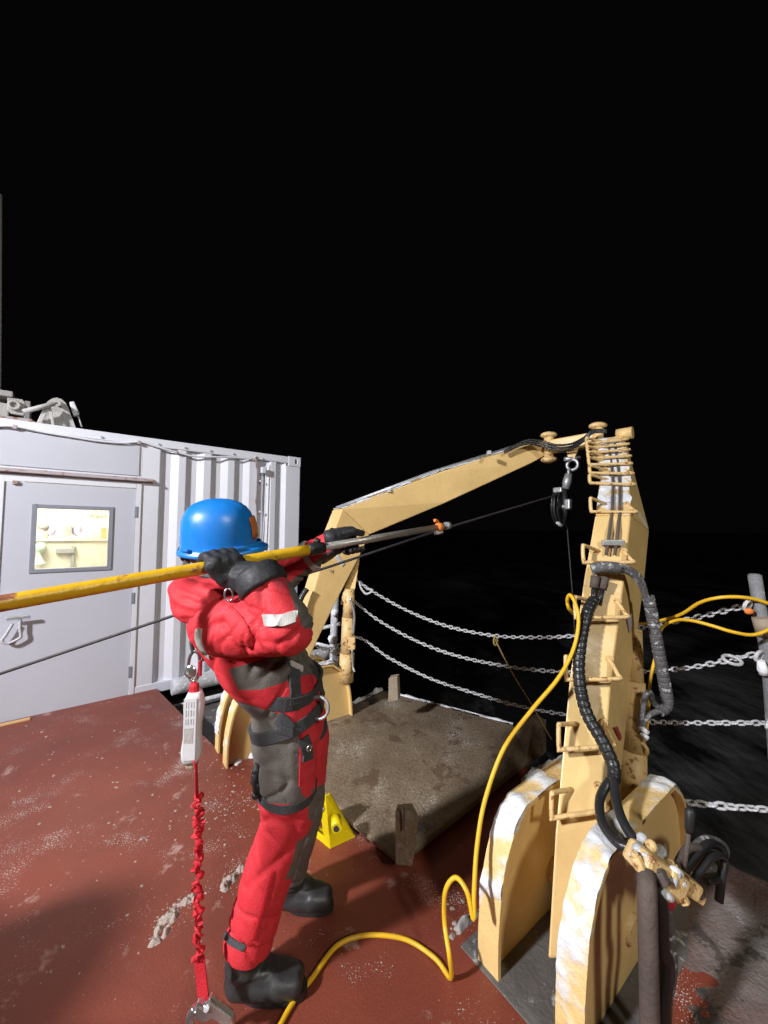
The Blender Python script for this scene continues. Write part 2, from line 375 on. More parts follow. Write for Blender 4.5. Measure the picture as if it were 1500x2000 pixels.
cluster([fl(100, 1655), fl(180, 1650), fl(240, 1642), fl(290, 1636)], .012, 120, .001, .0035)
cluster([fl(400, 1600), fl(450, 1575), fl(490, 1560)], .06, 120, .0015, .006)
tag(cs.build('ice_chips', M['chips']), kind='stuff')
def snow_ridge(name, pts, wid, hgt, m, label=None, parent=None, seedz=0.0):
    """lumpy bank along a path, edges sunk into what it lies on"""
    P = catmull(pts, 14); mb = MB(); rings = []
    for i, p in enumerate(P):
        t = (P[min(i + 1, len(P) - 1)] - P[max(i - 1, 0)]).normalized(); sd = t.cross(UP).normalized()
        e = math.sin(math.pi * min(1, max(0, i / (len(P) - 1)))) ** .4
        r = []
        for k in range(13):
            a = k / 12 * 2 - 1
            q = p + sd * a * wid * (.7 + .6 * noise.noise(V((p.x * 9, p.y * 9, seedz))))
            h = hgt * e * (1 - a * a) * (.55 + 1.1 * noise.noise(V((q.x * 14, q.y * 14, 3 + seedz))) + .5 * noise.noise(V((q.x * 40, q.y * 40, 7))))
            r.append(q + UP * (h - .006))
        rings.append(r)
    mb.loft(rings, False, False, True)
    o = mb.build(name, m, parent); return o
o = snow_ridge('snow_bank', [fl(452, 1492), fl(480, 1476), fl(510, 1468), fl(560, 1470)], .075, .085, M['ice']); tag(o, kind='stuff')
def mound(pts, wid, hgt, sd):
    P = catmull(pts, 40); xs = [p.x for p in P]; ys = [p.y for p in P]; m_ = wid * 2
    nx, ny = int((max(xs) - min(xs) + 2 * m_) / .0035), int((max(ys) - min(ys) + 2 * m_) / .0035); mb = MB(); rr = []
    for i in range(nx):
        row = []
        for j in range(ny):
            q = V((min(xs) - m_ + i * .0035, min(ys) - m_ + j * .0035, 0)); d = min((q - p).length for p in P[::4]) / wid
            n1 = noise.noise(V((q.x * 28, q.y * 28, sd))); n2 = noise.noise(V((q.x * 75, q.y * 75, sd))); n3 = noise.noise(V((q.x * 170, q.y * 170, sd)))
            row.append(q + UP * max(-.006, hgt * (1.0 - d * 1.25 + 1.1 * n1 + .55 * n2 + .3 * n3) * (1 if d < 2 else 0) - .003 - (.02 if d > 1.6 else 0)))
        rr.append(row)
    mb.loft(rr, False, False, True); return tag(mb.build('dirty_snow', M['chips']), kind='stuff')
mound([fl(302, 1836), fl(318, 1803), fl(345, 1773), fl(376, 1752)], .030, .017, 4)
mound([fl(345, 1778), fl(332, 1806), fl(320, 1828)], .018, .014, 6)
mound([fl(436, 1736), fl(452, 1714), fl(470, 1698)], .028, .018, 9)
o = snow_ridge('dirty_snow', [fl(885, 1838), fl(898, 1812), fl(925, 1790), fl(950, 1770)], .03, .045, M['dsnow'], seedz=12); tag(o, kind='stuff')
o = snow_ridge('snow_bank', [fl(1020, 1530), fl(1060, 1500), fl(1100, 1490)], .05, .05, M['ice'], seedz=15); tag(o, kind='stuff')
# dirty frozen slush heaped at the deck edge by the control valve
lc_ = [fl(1395, 1672), fl(1345, 1745), fl(1316, 1840), fl(1296, 1950), fl(1270, 2070)]
def lcv(t):
    i = min(3, int(t * 4)); return lc_[i].lerp(lc_[i + 1], t * 4 - i)
mb = MB(); rings = []
for i in range(40):
    r = []
    for k in range(40):
        a, b2 = i / 39, k / 39
        q = lcv(b2).lerp((outer(.02) - NV * .03).lerp(outer(-1.1) - NV * .03, b2), a)
        ed = max(0, min(1, a * 3.5)) ** .6 * max(0, min(1, b2 * 6 + .3))
        h = ed * (.07 * (1 - b2) ** 1.4 * (1 - .35 * a) + .018 * noise.noise(q * 7) + .012 * noise.noise(q * 19) + .006 * noise.noise(q * 45)) * (1 - .3 * b2) - .004
        r.append(q + UP * h)
    rings.append(r)
mb.loft(rings, False, False, True); tag(mb.build('dirty_slush', M['slush']), kind='stuff')

# ------------------------------------------------------------------ white container
ZT, ZB = .1986 * WD + CAM_H, -.04
UC = .4985 * WD                                    # right-hand corner
ct = thing('shipping_container', 'white corrugated shipping container with a grey door and lit window', 'container', tuple(wl(UC, ZB)))
def wbox(mb, u0, u1, z0, z1, o0, o1):
    return mb.prism([wl(u0, z0, o0), wl(u1, z0, o0), wl(u1, z1, o0), wl(u0, z1, o0)], WN * (o1 - o0))
def wpx(px, py):
    d = ray(px, py); t = -WD / d.dot(WN); p = EYE + d * t; return p.dot(WU), p.z
uS = wpx(277, 900)[0]                              # where the flat door wall meets the corrugation
uDR, uDL = wpx(266, 955)[0], wpx(8, 939)[0]
zDT, zDB = wpx(266, 955)[1], wpx(250, 1363)[1]
# corrugated panel: recessed troughs seen between proud ribs
zb, zt = ZB + .10, ZT - .085
prof = []; u = uS + .02
ribs = [(283, 303), (316, 350), (363, 398), (412, 444), (458, 488), (501, 530), (541, 560)]
prof.append((uS + .005, 0))
us = [wpx(px, 905)[0] for px in (277, 313, 320, 335, 350, 364, 371, 386, 399, 413, 420, 433, 446, 459, 465, 477, 488, 503, 508, 521, 530, 540, 545, 552, 559)]
mode = [0, 0, 1, 1] + [0, 0, 1, 1] * 5 + [0]
prof = [(u_, -.004 - .036 * m_) for u_, m_ in zip(us, mode)]
cg = MB()
front = [[wl(u_, zb, o_) for u_, o_ in prof], [wl(u_, zt, o_) for u_, o_ in prof]]
cg.loft(front, False, False, False)
back = [[wl(u_, zb, -.06) for u_, o_ in prof], [wl(u_, zt, -.06) for u_, o_ in prof]]
cg.loft(back, False, False, False)
cg.build('corrugated_wall', M['cont'], ct, .006, 2)
fw = MB()
wbox(fw, -3.6, uDL - .05, zb, zt, -.05, -.004)
wbox(fw, uDL - .05, uDR + .045, zDT + .055, zt, -.05, -.004)
wbox(fw, uDR + .045, uS + .004, zb, zt, -.05, -.004)
fw.build('flat_wall', M['cont'], ct)
hp = wbox(MB(), -3.2, uS - .02, wpx(280, 934)[1] + .02, wpx(280, 872)[1], -.003, .006).build('header_panel', M['door'], ct, .002)
wbox(MB(), -3.6, UC - .16, ZT - .085, ZT, -.06, .006).build('top_rail', M['cont'], ct, .008)
wbox(MB(), uDR + .05, UC - .16, ZB, ZB + .10, -.06, .004).build('bottom_rail', M['cont'], ct, .006)
wbox(MB(), wpx(558, 900)[0], UC, ZB + .12, ZT - .12, -.12, .008).build('corner_post', M['cont'], ct, .008)
cc = MB()
# corner casting: a block with an oval hole built from four pieces round it
z0, z1, u0, u1 = ZT - .118, ZT + .006, UC - .165, UC + .004
hc, hz, hw, hh = UC - .06, ZT - .055, .016, .034
ring_o, ring_i = [], []
for k in range(24):
    a = 2 * math.pi * k / 24; c_, s_ = math.cos(a), math.sin(a)
    ring_i.append((hc + hw * c_, hz + hh * s_))
    mxx = max(abs(c_) / 1, abs(s_) / 1); cx_, sz_ = c_ / mxx, s_ / mxx
    ring_o.append((u0 + (u1 - u0) * (cx_ + 1) / 2, z0 + (z1 - z0) * (sz_ + 1) / 2))
def rg(rr, o_): return [wl(a, b, o_) for a, b in rr]
cc.loft([rg(ring_o, -.15), rg(ring_o, .012), rg(ring_i, .012), rg(ring_i, -.09)], False, True, False)
cc.build('corner_casting', M['cont'], ct, .006)
wbox(MB(), UC - .12, UC - .01, ZT - .10, ZT - .01, -.14, -.088).build('casting_cavity', M['darkfill'], ct)
wbox(MB(), UC - .165, UC + .004, ZB - .004, ZB + .118, -.15, .012).build('corner_casting', M['cont'], ct, .006)
# far end, roof, rear
D = 2.44
MB().prism([wl(-3.6, ZT - .02, -.061), wl(UC - .02, ZT - .02, -.061), wl(UC - .02, ZT - .02, -D), wl(-3.6, ZT - .02, -D)], (0, 0, .012)).build('roof', M['cont'], ct)
sw = MB(); pr = []
n = 14
for i in range(n * 4 + 1):
    o_ = -.16 - (D - .32) * i / (n * 4); pr.append((o_, -.012 - (.03 if i % 4 in (1, 2) else 0)))
sw.loft([[wl(UC + d_, ZB + .1, o_) for o_, d_ in pr], [wl(UC + d_, ZT - .1, o_) for o_, d_ in pr]], False, False, False)
sw.build('end_wall', M['cont'], ct)
wbox(MB(), -3.6, UC - .05, ZB + .1, ZT - .1, -D, -D + .04).build('rear_wall', M['cont'], ct)
# bolts along the top rail
for px, py in ((62, 840), (137, 855), (198, 854), (310, 868), (362, 875), (411, 881), (456, 887), (500, 893), (513, 897)):
    u_, z_ = wpx(px, py); p = wl(u_, z_, .006)
    MB().cyl(p - WN * .004, p + WN * .012, .011, 10).build('rail_bolt', M['galv'], ct)
# conduit sagging below the top rail
pp = [wpx(*q) for q in ((-20, 834), (30, 834), (90, 846), (140, 854), (190, 862), (240, 866), (275, 864), (305, 873), (345, 884), (380, 892), (420, 893), (455, 894), (492, 897))]
MB().tube(catmull([wl(u_, z_, .024) for u_, z_ in pp], 6), .010, 8).build('cable_conduit', M['cont'], ct)
for q in ((30, 835), (271, 865), (345, 884), (499, 897)):
    u_, z_ = wpx(*q); wbox(MB(), u_ - .014, u_ + .014, z_ - .018, z_ + .018, .007, .036).build('conduit_clip', M['rustpaint'], ct, .003)
pp = [wpx(*q) for q in ((499, 898), (501, 930), (499, 980), (500, 1020), (497, 1060), (496, 1100))]
MB().tube(catmull([wl(u_, z_, .016) for u_, z_ in pp], 6), .009, 8).build('cable_conduit', M['rustpaint'], ct)
pp = [wpx(*q) for q in ((520, 905), (518, 930), (516, 990), (513, 1040), (511, 1068), (510, 1100))]
MB().tube(catmull([wl(u_, z_, .016) for u_, z_ in pp], 6), .006, 8).build('cable_conduit', M['cont'], ct)
u_, z_ = wpx(513, 918); wbox(MB(), u_ - .03, u_ + .022, z_ - .045, z_ + .03, .004, .06).build('junction_box', M['cont'], ct, .006)
for q in ((507, 1000), (512, 1068), (508, 940)):
    u_, z_ = wpx(*q); p = wl(u_, z_, .012); MB().ball(p, .014, 10).build('cable_saddle', M['cont'], ct)
# door
zf = zDB
df = MB(); wbox(df, uDR + .002, uDR + .048, zDB - .0, zDT + .058, -.06, .008); wbox(df, uDL - .05, uDL - .002, zDB, zDT + .058, -.06, .008); wbox(df, uDL - .002, uDR + .002, zDT + .004, zDT + .058, -.06, .008)
df.build('door_frame', M['cont'], ct, .004)
ur, zr = wpx(298, 942)
MB().prism([wl(-3.2, zr, .006), wl(-3.2, zr + .035, .006), wl(-3.2, zr + .008, .050), wl(-3.2, zr - .002, .050)], WU * (ur + 3.2)).build('drip_ledge', M['rustpaint'], ct, .002)
wA, wB = wpx(62, 985), wpx(223, 990); wC = wpx(56, 1121); wD_ = wpx(217, 1112)
u0 = (wA[0] + wC[0]) / 2; u1 = (wB[0] + wD_[0]) / 2; z1 = (wA[1] + wB[1]) / 2; z0 = (wC[1] + wD_[1]) / 2
dr = MB()
wbox(dr, uDL, u0, zDB + .012, zDT, -.042, -.002); wbox(dr, u1, uDR, zDB + .012, zDT, -.042, -.002)
wbox(dr, u0, u1, zDB + .012, z0, -.042, -.002); wbox(dr, u0, u1, z1, zDT, -.042, -.002)
door = dr.build('door', M['door'], ct)
fr = MB(); t = .035
wbox(fr, u0, u0 + t, z0, z1, -.05, .008); wbox(fr, u1 - t, u1, z0, z1, -.05, .008); wbox(fr, u0 + t, u1 - t, z0, z0 + t, -.05, .008); wbox(fr, u0 + t, u1 - t, z1 - t, z1, -.05, .008)
fr.build('window_frame', M['frame'], door, .004)
wbox(MB(), u0 + t + .001, u1 - t - .001, z0 + t + .001, z1 - t - .001, -.026, -.020).build('window_pane', M['glass'], door)
for py in (1000, 1168, 1312):
    px = 268 - (py - 955) * .039
    u_, z_ = wpx(px, py); wbox(MB(), u_ - .016, u_ + .012, z_ - .055, z_ + .055, -.001, .014).build('hinge', M['frame'], door, .003)
u_, z_ = wpx(16, 1170); wbox(MB(), u_ - .04, u_ + .05, z_ - .03, z_ + .03, -.002, .05).build('lock_case', M['galv'], door, .006)
u_, z_ = wpx(45, 1203); wbox(MB(), u_ - .10, u_ + .05, z_ - .012, z_ + .012, .05, .066).build('door_handle', M['galv'], door, .005)
u_, z_ = wpx(30, 943); wbox(MB(), u_ - .02, u_ + .02, z_ - .014, z_ + .014, -.002, .018).build('catch', M['rustpaint'], door, .003)
wbox(MB(), -3.0, uDR + .06, zDB - .045, zDB + .006, -.05, .05).build('door_sill', M['lower'], ct, .004)
wbox(MB(), wpx(60, 1412)[0] - 1.2, wpx(60, 1412)[0], -.045, .014, .052, .085).build('timber_strip', M['tan'], ct, .003)
hs = [wpx(*q) for q in ((26, 1216), (14, 1236), (5, 1250), (18, 1254), (36, 1246), (42, 1240), (40, 1226), (41, 1208))]
lp = MB().tube(catmull([wl(u_, z_, .04) for u_, z_ in hs], 6), .011, 8).build('rope_loop', M['frost'])
tag(lp, 'pale rope loop hanging from the grey door handle', 'rope')
# interior room seen through the pane
zi0, zi1 = zDB, ZT - .12
rm = MB(); ui0, ui1 = uDL - 1.4, uS + .3
wbox(rm, ui0, ui1, zi0 - .03, zi0, -D + .05, -.065); wbox(rm, ui0, ui1, zi1, zi1 + .03, -D + .05, -.065)
wbox(rm, ui0, ui1, zi0, zi1, -D + .045, -D + .075); wbox(rm, ui0 - .03, ui0, zi0, zi1, -D + .05, -.065); wbox(rm, ui1, ui1 + .03, zi0, zi1, -D + .05, -.065)
rm.build('room_lining', M['roomw'], ct)
wbox(MB(), (ui0 + ui1) / 2 - .7, (ui0 + ui1) / 2 + .7, zi1 - .05, zi1 - .002, -1.3, -1.1).build('ceiling_lamp', M['lit'], ct)
il = lamp('room_lamp', 'POINT', wl((ui0 + ui1) / 2, zi1 - .25, -1.0), wl(0, 0), 120, (1, .95, .84), .25)
def room_at(px, py, out):                          # where a line of sight through the pane meets a plane inside the room
    d = ray(px, py); t = (-WD + out) / d.dot(WN); p = EYE + d * t; return p.dot(WU), p.z
ob = -1.55
uc, zc = room_at(120, 1052, ob)
cab = thing('cabinet', 'beige cabinet with a work top inside the lit room', 'cabinet', tuple(wl(uc, zi0 - 0, ob)))
wbox(MB(), ui0 + .02, ui1 - .02, zi0, zc - .03, -D + .08, ob).build('cabinet_body', M['cab'], cab, .004)
wbox(MB(), ui0 + .01, ui1 - .01, zc - .03, zc, -D + .08, ob + .03).build('worktop', M['cab'], cab, .004)
def inbox(name, label, catg, a, b, m, dep=.12, out=ob - .05):
    ua, za = room_at(*a, out); ub, zb_ = room_at(*b, out)
    o = wbox(MB(), min(ua, ub), max(ua, ub), min(za, zb_), max(za, zb_), out - dep, out).build(name, m, None, .006); tag(o, label, catg); return o
def seat_on(a, b): return (a, (b[0], 1051))
inbox('monitor', 'grey monitor standing on the work top behind the door window', 'monitor', (126, 1026), (140, 1049), M['dgrey'], .04)
inbox('paper_box', 'low white box in front of the grey monitor', 'box', (130, 1046), (147, 1051), M['white'])
inbox('paper_box', 'wide white box right of the grey monitor', 'box', (151, 1041), (168, 1051), M['white'])
inbox('carton', 'beige carton on the work top next to the wide white box', 'carton', (170, 1038), (183, 1051), M['cab'])
inbox('wooden_box', 'tan upright box at the right edge of the lit window', 'box', (198, 1031), (208, 1051), M['tan'])
inbox('tray', 'low purple tray on the work top at the window left side', 'tray', (96, 1046), (110, 1051), M['purple'])
ua, za = room_at(97, 1037, ob - .1); tag(MB().ball(wl(ua, za, ob - .1), .06, 12, (1, .5, 1.1), (WU, WN, UP)).build('purple_bottle', M['purple']), 'round purple container on the work top beside the lamp', 'container')
ua, za = room_at(150, 1036, ob - .1); tag(MB().ball(wl(ua, za, ob - .1), .065, 12, (.8, .5, 1.1), (WU, WN, UP)).build('clock', M['purple']), 'round mauve dial between the monitor and the carton', 'dial')
lampt = thing('desk_lamp', 'grey desk lamp with round shade inside the lit room', 'lamp', tuple(wl(*room_at(92, 1051, ob - .08), ob - .08)))
ua, za = room_at(84, 1028, ob - .08); MB().ball(wl(ua, za, ob - .08), .055, 12, (1.1, .8, .8)).build('lamp_shade', M['dgrey'], lampt)
u2, z2 = room_at(92, 1051, ob - .08); MB().tube(catmull([wl(ua + .03, za, ob - .08), wl(u2, (za + z2) / 2 + .03, ob - .08), wl(u2, z2, ob - .08)], 5), .009, 8).build('stem', M['tan'], lampt)
jk = [room_at(*q, ob + .05) for q in ((83, 1060), (78, 1073), (76, 1085), (78, 1103))]
jm = MB(); jm.tube(catmull([wl(a, b, ob + .06 + .01 * i) for i, (a, b) in enumerate(jk)], 6), [.03 + .02 * math.sin(i * .4) + .02 * i / 18 for i in range(19)], 10)
tag(jm.build('jacket', M['mint']), 'mint green jacket hanging from the cabinet front inside', 'jacket')
ua, za = room_at(142, 1089, ob + .03); mb = MB(); wbox(mb, ua - .018, ua + .018, za - .16, za + .14, ob + .005, ob + .03)
tag(mb.build('brush', M['dgrey'], None, .004), 'dark narrow brush hanging on the cabinet front', 'brush')
ua, za = room_at(128, 1076, ob + .03); mb = MB(); wbox(mb, ua - .09, ua + .09, za - .035, za + .035, ob + .005, ob + .05)
tag(mb.build('drawer_pull', M['dgrey'], None, .012), 'grey oblong holder fixed on the cabinet front', 'holder')
# hand lettering on the paper strip behind the pane
ua, za = wpx(193, 1004); ub, _z = wpx(210, 1004)
pu0 = u0 + t + .002
def text(body, u_, z_, h, out, mtl, parent, name):
    c = bpy.data.curves.new(name, 'FONT'); c.body = body; c.size = h; c.align_x = 'CENTER'; c.extrude = .0004; c.offset = .0008
    o = bpy.data.objects.new(name, c); COL.objects.link(o)
    o.matrix_world = Matrix.Translation(wl(u_, z_, out)) @ Matrix((WU, UP, WN)).transposed().to_4x4()
    bpy.context.view_layer.update(); dg = bpy.context.evaluated_depsgraph_get()
    me = bpy.data.meshes.new_from_object(o.evaluated_get(dg)); me.transform(o.matrix_world); bpy.data.objects.remove(o)
    return link_mesh(me, name, mtl, parent)
ua, za = wpx(192, 1012); text('Watch', ua, za, .055, -.0194, M['dgrey'], door, 'lettering')
ua, za = wpx(187, 1001); text('- . j . .', ua, za, .05, -.0194, M['dgrey'], door, 'lettering')

# pipe along the container foot
pA, pB = wl(wpx(330, 1353)[0], 0, .12), wl(UC + .4, 0, .12)
pz = .02
pipe = thing('frosted_pipe', 'white frosted pipe lying along the container foot', 'pipe', tuple(pA))
MB().tube([pA + UP * pz + (pB - pA) * i / 20 for i in range(21)], [.075 + .006 * noise.noise(V((i * .7, 0, 0))) for i in range(21)], 14).build('pipe_body', M['frost'], pipe)
MB().tube([pA + UP * -.14 + WN * .10, pB + UP * -.14 + WN * .10], .022, 10).build('thin_pipe', M['frost'], pipe)

# gear on the container roof
def rf(px, py, out):
    d = ray(px, py); t = (-WD + out) / d.dot(WN); return EYE + d * t
RO = -.35
wn = thing('roof_winch', 'dull white winch housing on the container roof at the frame edge', 'winch', tuple(wl(rf(20, 812, RO).dot(WU), ZT, RO)))
def rfbox(a, b, dep=.25, out=RO):
    A, B = rf(*a, out), rf(*b, out); return wbox(MB(), min(A.dot(WU), B.dot(WU)), max(A.dot(WU), B.dot(WU)), min(A.z, B.z), max(A.z, B.z), out - dep, out)
rfbox((-60, 750), (25, 776)).build('housing', M['roofgear'], wn, .01)
rfbox((-60, 776), (16, 826), .3).build('housing', M['roofgear'], wn, .01)
A = rf(14, 776, RO + .02); B_ = rf(50, 818, RO + .02)
fp = [(14, 776), (44, 780), (49, 786), (47, 812), (22, 808), (14, 800)]
MB().prism([rf(*q, RO + .005) for q in fp], -WN * .05).build('bearing_plate', M['roofgear'], wn, .006)
c_ = rf(28, 791, RO + .03); MB().torus(c_, .035, .014, WN, 20, 8).build('bearing_ring', M['roofgear'], wn); MB().cyl(c_ - WN * .04, c_ - WN * .012, .03).build('bore', M['rustpaint'], wn)
rfbox((48, 782), (58, 818), .2).build('end_block', M['dgrey'], wn, .006)
MB().prism([rf(-20, 808, RO + .06), rf(60, 818, RO + .06), rf(72, 826, RO + .06), rf(-20, 818, RO + .06)], -WN * .3).build('skid', M['rustpaint'], wn, .004)
sh = thing('roof_sheave', 'pale half round sheave bracket standing on the container roof', 'sheave bracket', tuple(wl(rf(115, 830, RO).dot(WU), ZT, RO)))
c0 = [(68, 832), (86, 795), (92, 785), (100, 779), (110, 776), (120, 779), (128, 786), (134, 797), (141, 815), (150, 840)]
MB().prism([rf(*q, RO - .02) for q in c0], -WN * .03).build('cheek_plate', M['roofgear'], sh, .004)
MB().prism([rf(*q, RO + .08) for q in [(84, 800), (94, 786), (99, 790), (108, 836), (102, 836), (95, 800), (76, 836), (68, 834)]], -WN * .02).build('leg_frame', M['roofgear'], sh, .004)
MB().cyl(rf(45, 804, RO + .10), rf(112, 787, RO + .10), .022, 12).build('tie_bar', M['roofgear'], sh)
MB().cyl(rf(112, 787, RO + .12), rf(112, 787, RO - .06), .028, 14).build('pin', M['roofgear'], sh)
bx = thing('roof_box', 'small pale box on a thin stalk beyond the roof sheave', 'box', tuple(wl(rf(158, 835, RO).dot(WU), ZT, RO)))
MB().prism([rf(*q, RO) for q in [(135, 784), (145, 783), (156, 809), (143, 811)]], -WN * .1).build('box_body', M['white'], bx, .012)
MB().cyl(rf(152, 810, RO - .04), rf(160, 834, RO - .04), .008, 8).build('stalk', M['roofgear'], bx)
ms = MB().cyl(wl(rf(-4, 820, -1).dot(WU), ZT, -1), rf(-3, 380, -1), .03, 12).build('mast', M['roofgear']); tag(ms, 'thin pale mast rising above the container roof', 'mast')

# ------------------------------------------------------------------ davit bases
def flange_profile(h0, T=.53, Ln=1.0):
    return [(0, h0), (0.0, .12), (.015, .25), (.045, .37), (.095, .46), (.16, T - .02), (.25, T), (.74, T), (.84, T - .03), (.92, T - .11), (.97, T - .24), (Ln, .02), (Ln, h0)]
def make_base(name, label, far0, sep, h0, frost_amt, T):
    th = thing(name, label, 'davit bracket', tuple(far0 + DV * sep / 2 + NV * .5 + UP * h0), 'brackets at the foot of the yellow davit')
    for c in (0, 1):
        F = far0 + DV * sep * c
        pr = flange_profile(h0, T)
        fine = catmull([V((a, b, 0)) for a, b in pr], 5)
        pts = [(p.x, p.y) for p in fine]
        web = MB().prism([F + NV * a + UP * b - DV * .011 for a, b in pts], DV * .022).build('cheek_plate', M['yel'], th)
        fm = MB(); fw_ = .046
        rings = []
        for i, (a, b) in enumerate(pts):
            a0, b0 = pts[max(i - 1, 0)]; a1, b1 = pts[min(i + 1, len(pts) - 1)]
            tt = V((a1 - a0, b1 - b0)); tt.normalize(); nx, nz = -tt.y, tt.x
            P = F + NV * a + UP * b; Nn = NV * nx + UP * nz
            rings.append([P - DV * fw_ - Nn * .004, P + DV * fw_ - Nn * .004, P + DV * fw_ + Nn * .012, P - DV * fw_ + Nn * .012])
        fm.loft(rings, True, True, False)
        fm.build('flange', M['yelfrost'], th, .003)
        # crusted snow stuck to the outside of the flange
        sm = MB(); rr = []; cov = []
        N2 = catmull([V((a, b, 0)) for a, b in pr[1:-3]], 26)
        for i, q in enumerate(N2):
            q0, q1 = N2[max(i - 1, 0)], N2[min(i + 1, len(N2) - 1)]; tt = (q1 - q0).normalized(); nx, nz = -tt.y, tt.x
            P = F + NV * q.x + UP * q.y; Nn = NV * nx + UP * nz; row = []
            for k in range(15):
                a = k / 14 * 2 - 1; Q = P + DV * fw_ * .99 * a
                nv = noise.noise(Q * 5.5 + V((c * 3, 0, 2))) + .5 * noise.noise(Q * 15) + .25 * noise.noise(Q * 40)
                top = .28 if .10 < q.x < .42 else (.05 if q.x >= .42 else .0 if q.y > .2 else -.02)
                h = (nv + frost_amt + top - .22) * .020; cov.append(max(0, min(1, .35 + h / .016)))
                row.append(Q + Nn * max(.0132, min(.013 + h, .032)) * (1 if abs(a) < .99 else .97))
            rr.append(row)
        sm.loft(rr, False, False, True)
        s_ = sm.build('snow_crust', M['crust'], th); s_['kind'] = 'stuff'
        if len(s_.data.vertices) == len(cov): s_.data.attributes.new('cover', 'FLOAT', 'POINT').data.foreach_set('value', cov)
        else: print('COVER MISMATCH', len(s_.data.vertices), len(cov))
    MB().cyl(far0 - DV * .03 + NV * .42 + UP * (.16), far0 + DV * (sep + .03) + NV * .42 + UP * .16, .05, 20).build('pivot_pin', M['yelrust'], th)
    bp = [far0 - DV * .12 - NV * .03, far0 + DV * (sep + .12) - NV * .03, far0 + DV * (sep + .12) + NV * 1.05, far0 - DV * .12 + NV * 1.05]
    MB().prism([p + UP * (h0 - .02) for p in bp], UP * .024).build('base_plate', M['lower'], th, .003)
    return th
RF0 = fl(957, 1893); RF0.z = 0
make_base('davit_bracket', 'snow crusted yellow bracket pair at the foot of the near davit leg', RF0, .31, 0.0, .16, .54)
LF0 = at(428, 1400, 2.92); LF0.z = 0
make_base('davit_bracket', 'yellow bracket pair at the foot of the far davit leg behind the person', LF0, .22, -.10, .22, .53)

# ------------------------------------------------------------------ davit frame
dv = thing('davit', 'tall yellow two legged davit frame leaning out over the rail', 'davit', tuple(RF0 + NV * .45 + DV * .15))
def quad_px(*q): return [at(px, py, Y) for px, py, Y in q]
# far (left) leg : rings of front-left, front-right, back-right, back-left at stations from pivot to hinge
def sec(fl_, fr_, wn_, nd):                       # front edge points (inboard face), depth along nd
    return [fl_, fr_, fr_ + nd * wn_, fl_ + nd * wn_]
wd = .17
def far_sec(px, py, Y, depth_vec):
    fr_ = at(px, py, Y); fl2 = fr_ - DV * wd; return [fl2, fr_, fr_ + depth_vec, fl2 + depth_vec]
def vec_to(px, py, Y, px2, py2, Y2): return at(px2, py2, Y2) - at(px, py, Y)
farl = MB()
st = [far_sec(530, 1402, 3.00, vec_to(530, 1402, 3.0, 552, 1395, 3.04)),
      far_sec(603, 1184, 3.14, vec_to(603, 1184, 3.14, 655, 1178, 3.24)),
      far_sec(631, 1092, 3.20, vec_to(631, 1092, 3.20, 701, 1090, 3.34)),
      far_sec(669, 994, 3.28, vec_to(669, 994, 3.28, 722, 1044, 3.40))]
farl.loft(st, True, True, False); farl.build('leg', M['yel'], dv, .008)
fara = MB()
st2 = [st[-1], far_sec(860, 922, 3.42, vec_to(860, 922, 3.42, 868, 983, 3.46)), far_sec(1035, 867, 3.54, vec_to(1035, 867, 3.54, 1037, 905, 3.55)), far_sec(1066, 860, 3.56, vec_to(1066, 860, 3.56, 1067, 889, 3.57))]
fara.loft(st2, True, True, False); fara.build('boom', M['yel'], dv, .008)
# snow dusted stripe and pipes on the far boom's upper face
tp = MB()
for off in (.35, .65):
    tp.tube([st2[i][1].lerp(st2[i][0], off) + UP * .016 for i in range(3)], .009, 8)
tp.build('hydraulic_pipe', M['galv'], dv)
sm = MB()
for A_, B2 in ((0, 1), (1, 2)):
    rr = []
    for i in range(41):
        a = st2[A_][1].lerp(st2[B2][1], i / 40); b = st2[A_][0].lerp(st2[B2][0], i / 40); row = []
        for k in range(7):
            q = a.lerp(b, k / 6); row.append(q + UP * (.002 + .016 * (noise.noise(q * 9) + .5 * noise.noise(q * 25) + .1)))
        rr.append(row)
    sm.loft(rr, False, False, True)
s_ = sm.build('snow_crust', M['ice'], dv); s_['kind'] = 'stuff'
for q in (760, 955):
    y_ = 994 - (q - 669) * .375
    p = at(q, y_ - 2, 3.35); MB().box(p, .03, .05, .035).build('pipe_clip', M['frost'], dv, .004)
# near (right) leg
def near_sec(l, r, s, Y, Ys):
    a, b, c = at(l[0], l[1], Y), at(r[0], r[1], Y - .02), at(s[0], s[1], Ys); return [a, b, c, a + (c - b)]
ns = [near_sec((1070, 1872), (1160, 1872), (1176, 1865), 1.46, 1.56),
      near_sec((1084, 1628), (1171, 1612), (1202, 1606), 1.60, 1.76),
      near_sec((1112, 1324), (1194, 1324), (1234, 1322), 1.84, 2.08),
      near_sec((1140, 1132), (1219, 1132), (1259, 1130), 2.02, 2.28),
      near_sec((1162, 1007), (1232, 1007), (1268, 1035), 2.16, 2.44),]
nl = MB().loft(ns, True, True, False); nl.build('leg', M['yel'], dv, .008)
ns2 = [ns[-1], near_sec((1172, 930), (1228, 932), (1247, 955), 2.62, 2.80), near_sec((1160, 858), (1216, 850), (1223, 862), 3.18, 3.26)]
nb_ = MB().loft(ns2, True, True, False); nb_.build('boom', M['yelfrost'], dv, .008)
def face_near(py):
    """edges of the near leg's inboard face at image row py"""
    al = ns + ns2[1:]
    for a, b in zip(al, al[1:]):
        ya, yb = proj(a[1])[1], proj(b[1])[1]
        if yb <= py <= ya or b is al[-1] or py > ya:
            t_ = (py - ya) / (yb - ya); return a[0].lerp(b[0], t_), a[1].lerp(b[1], t_)
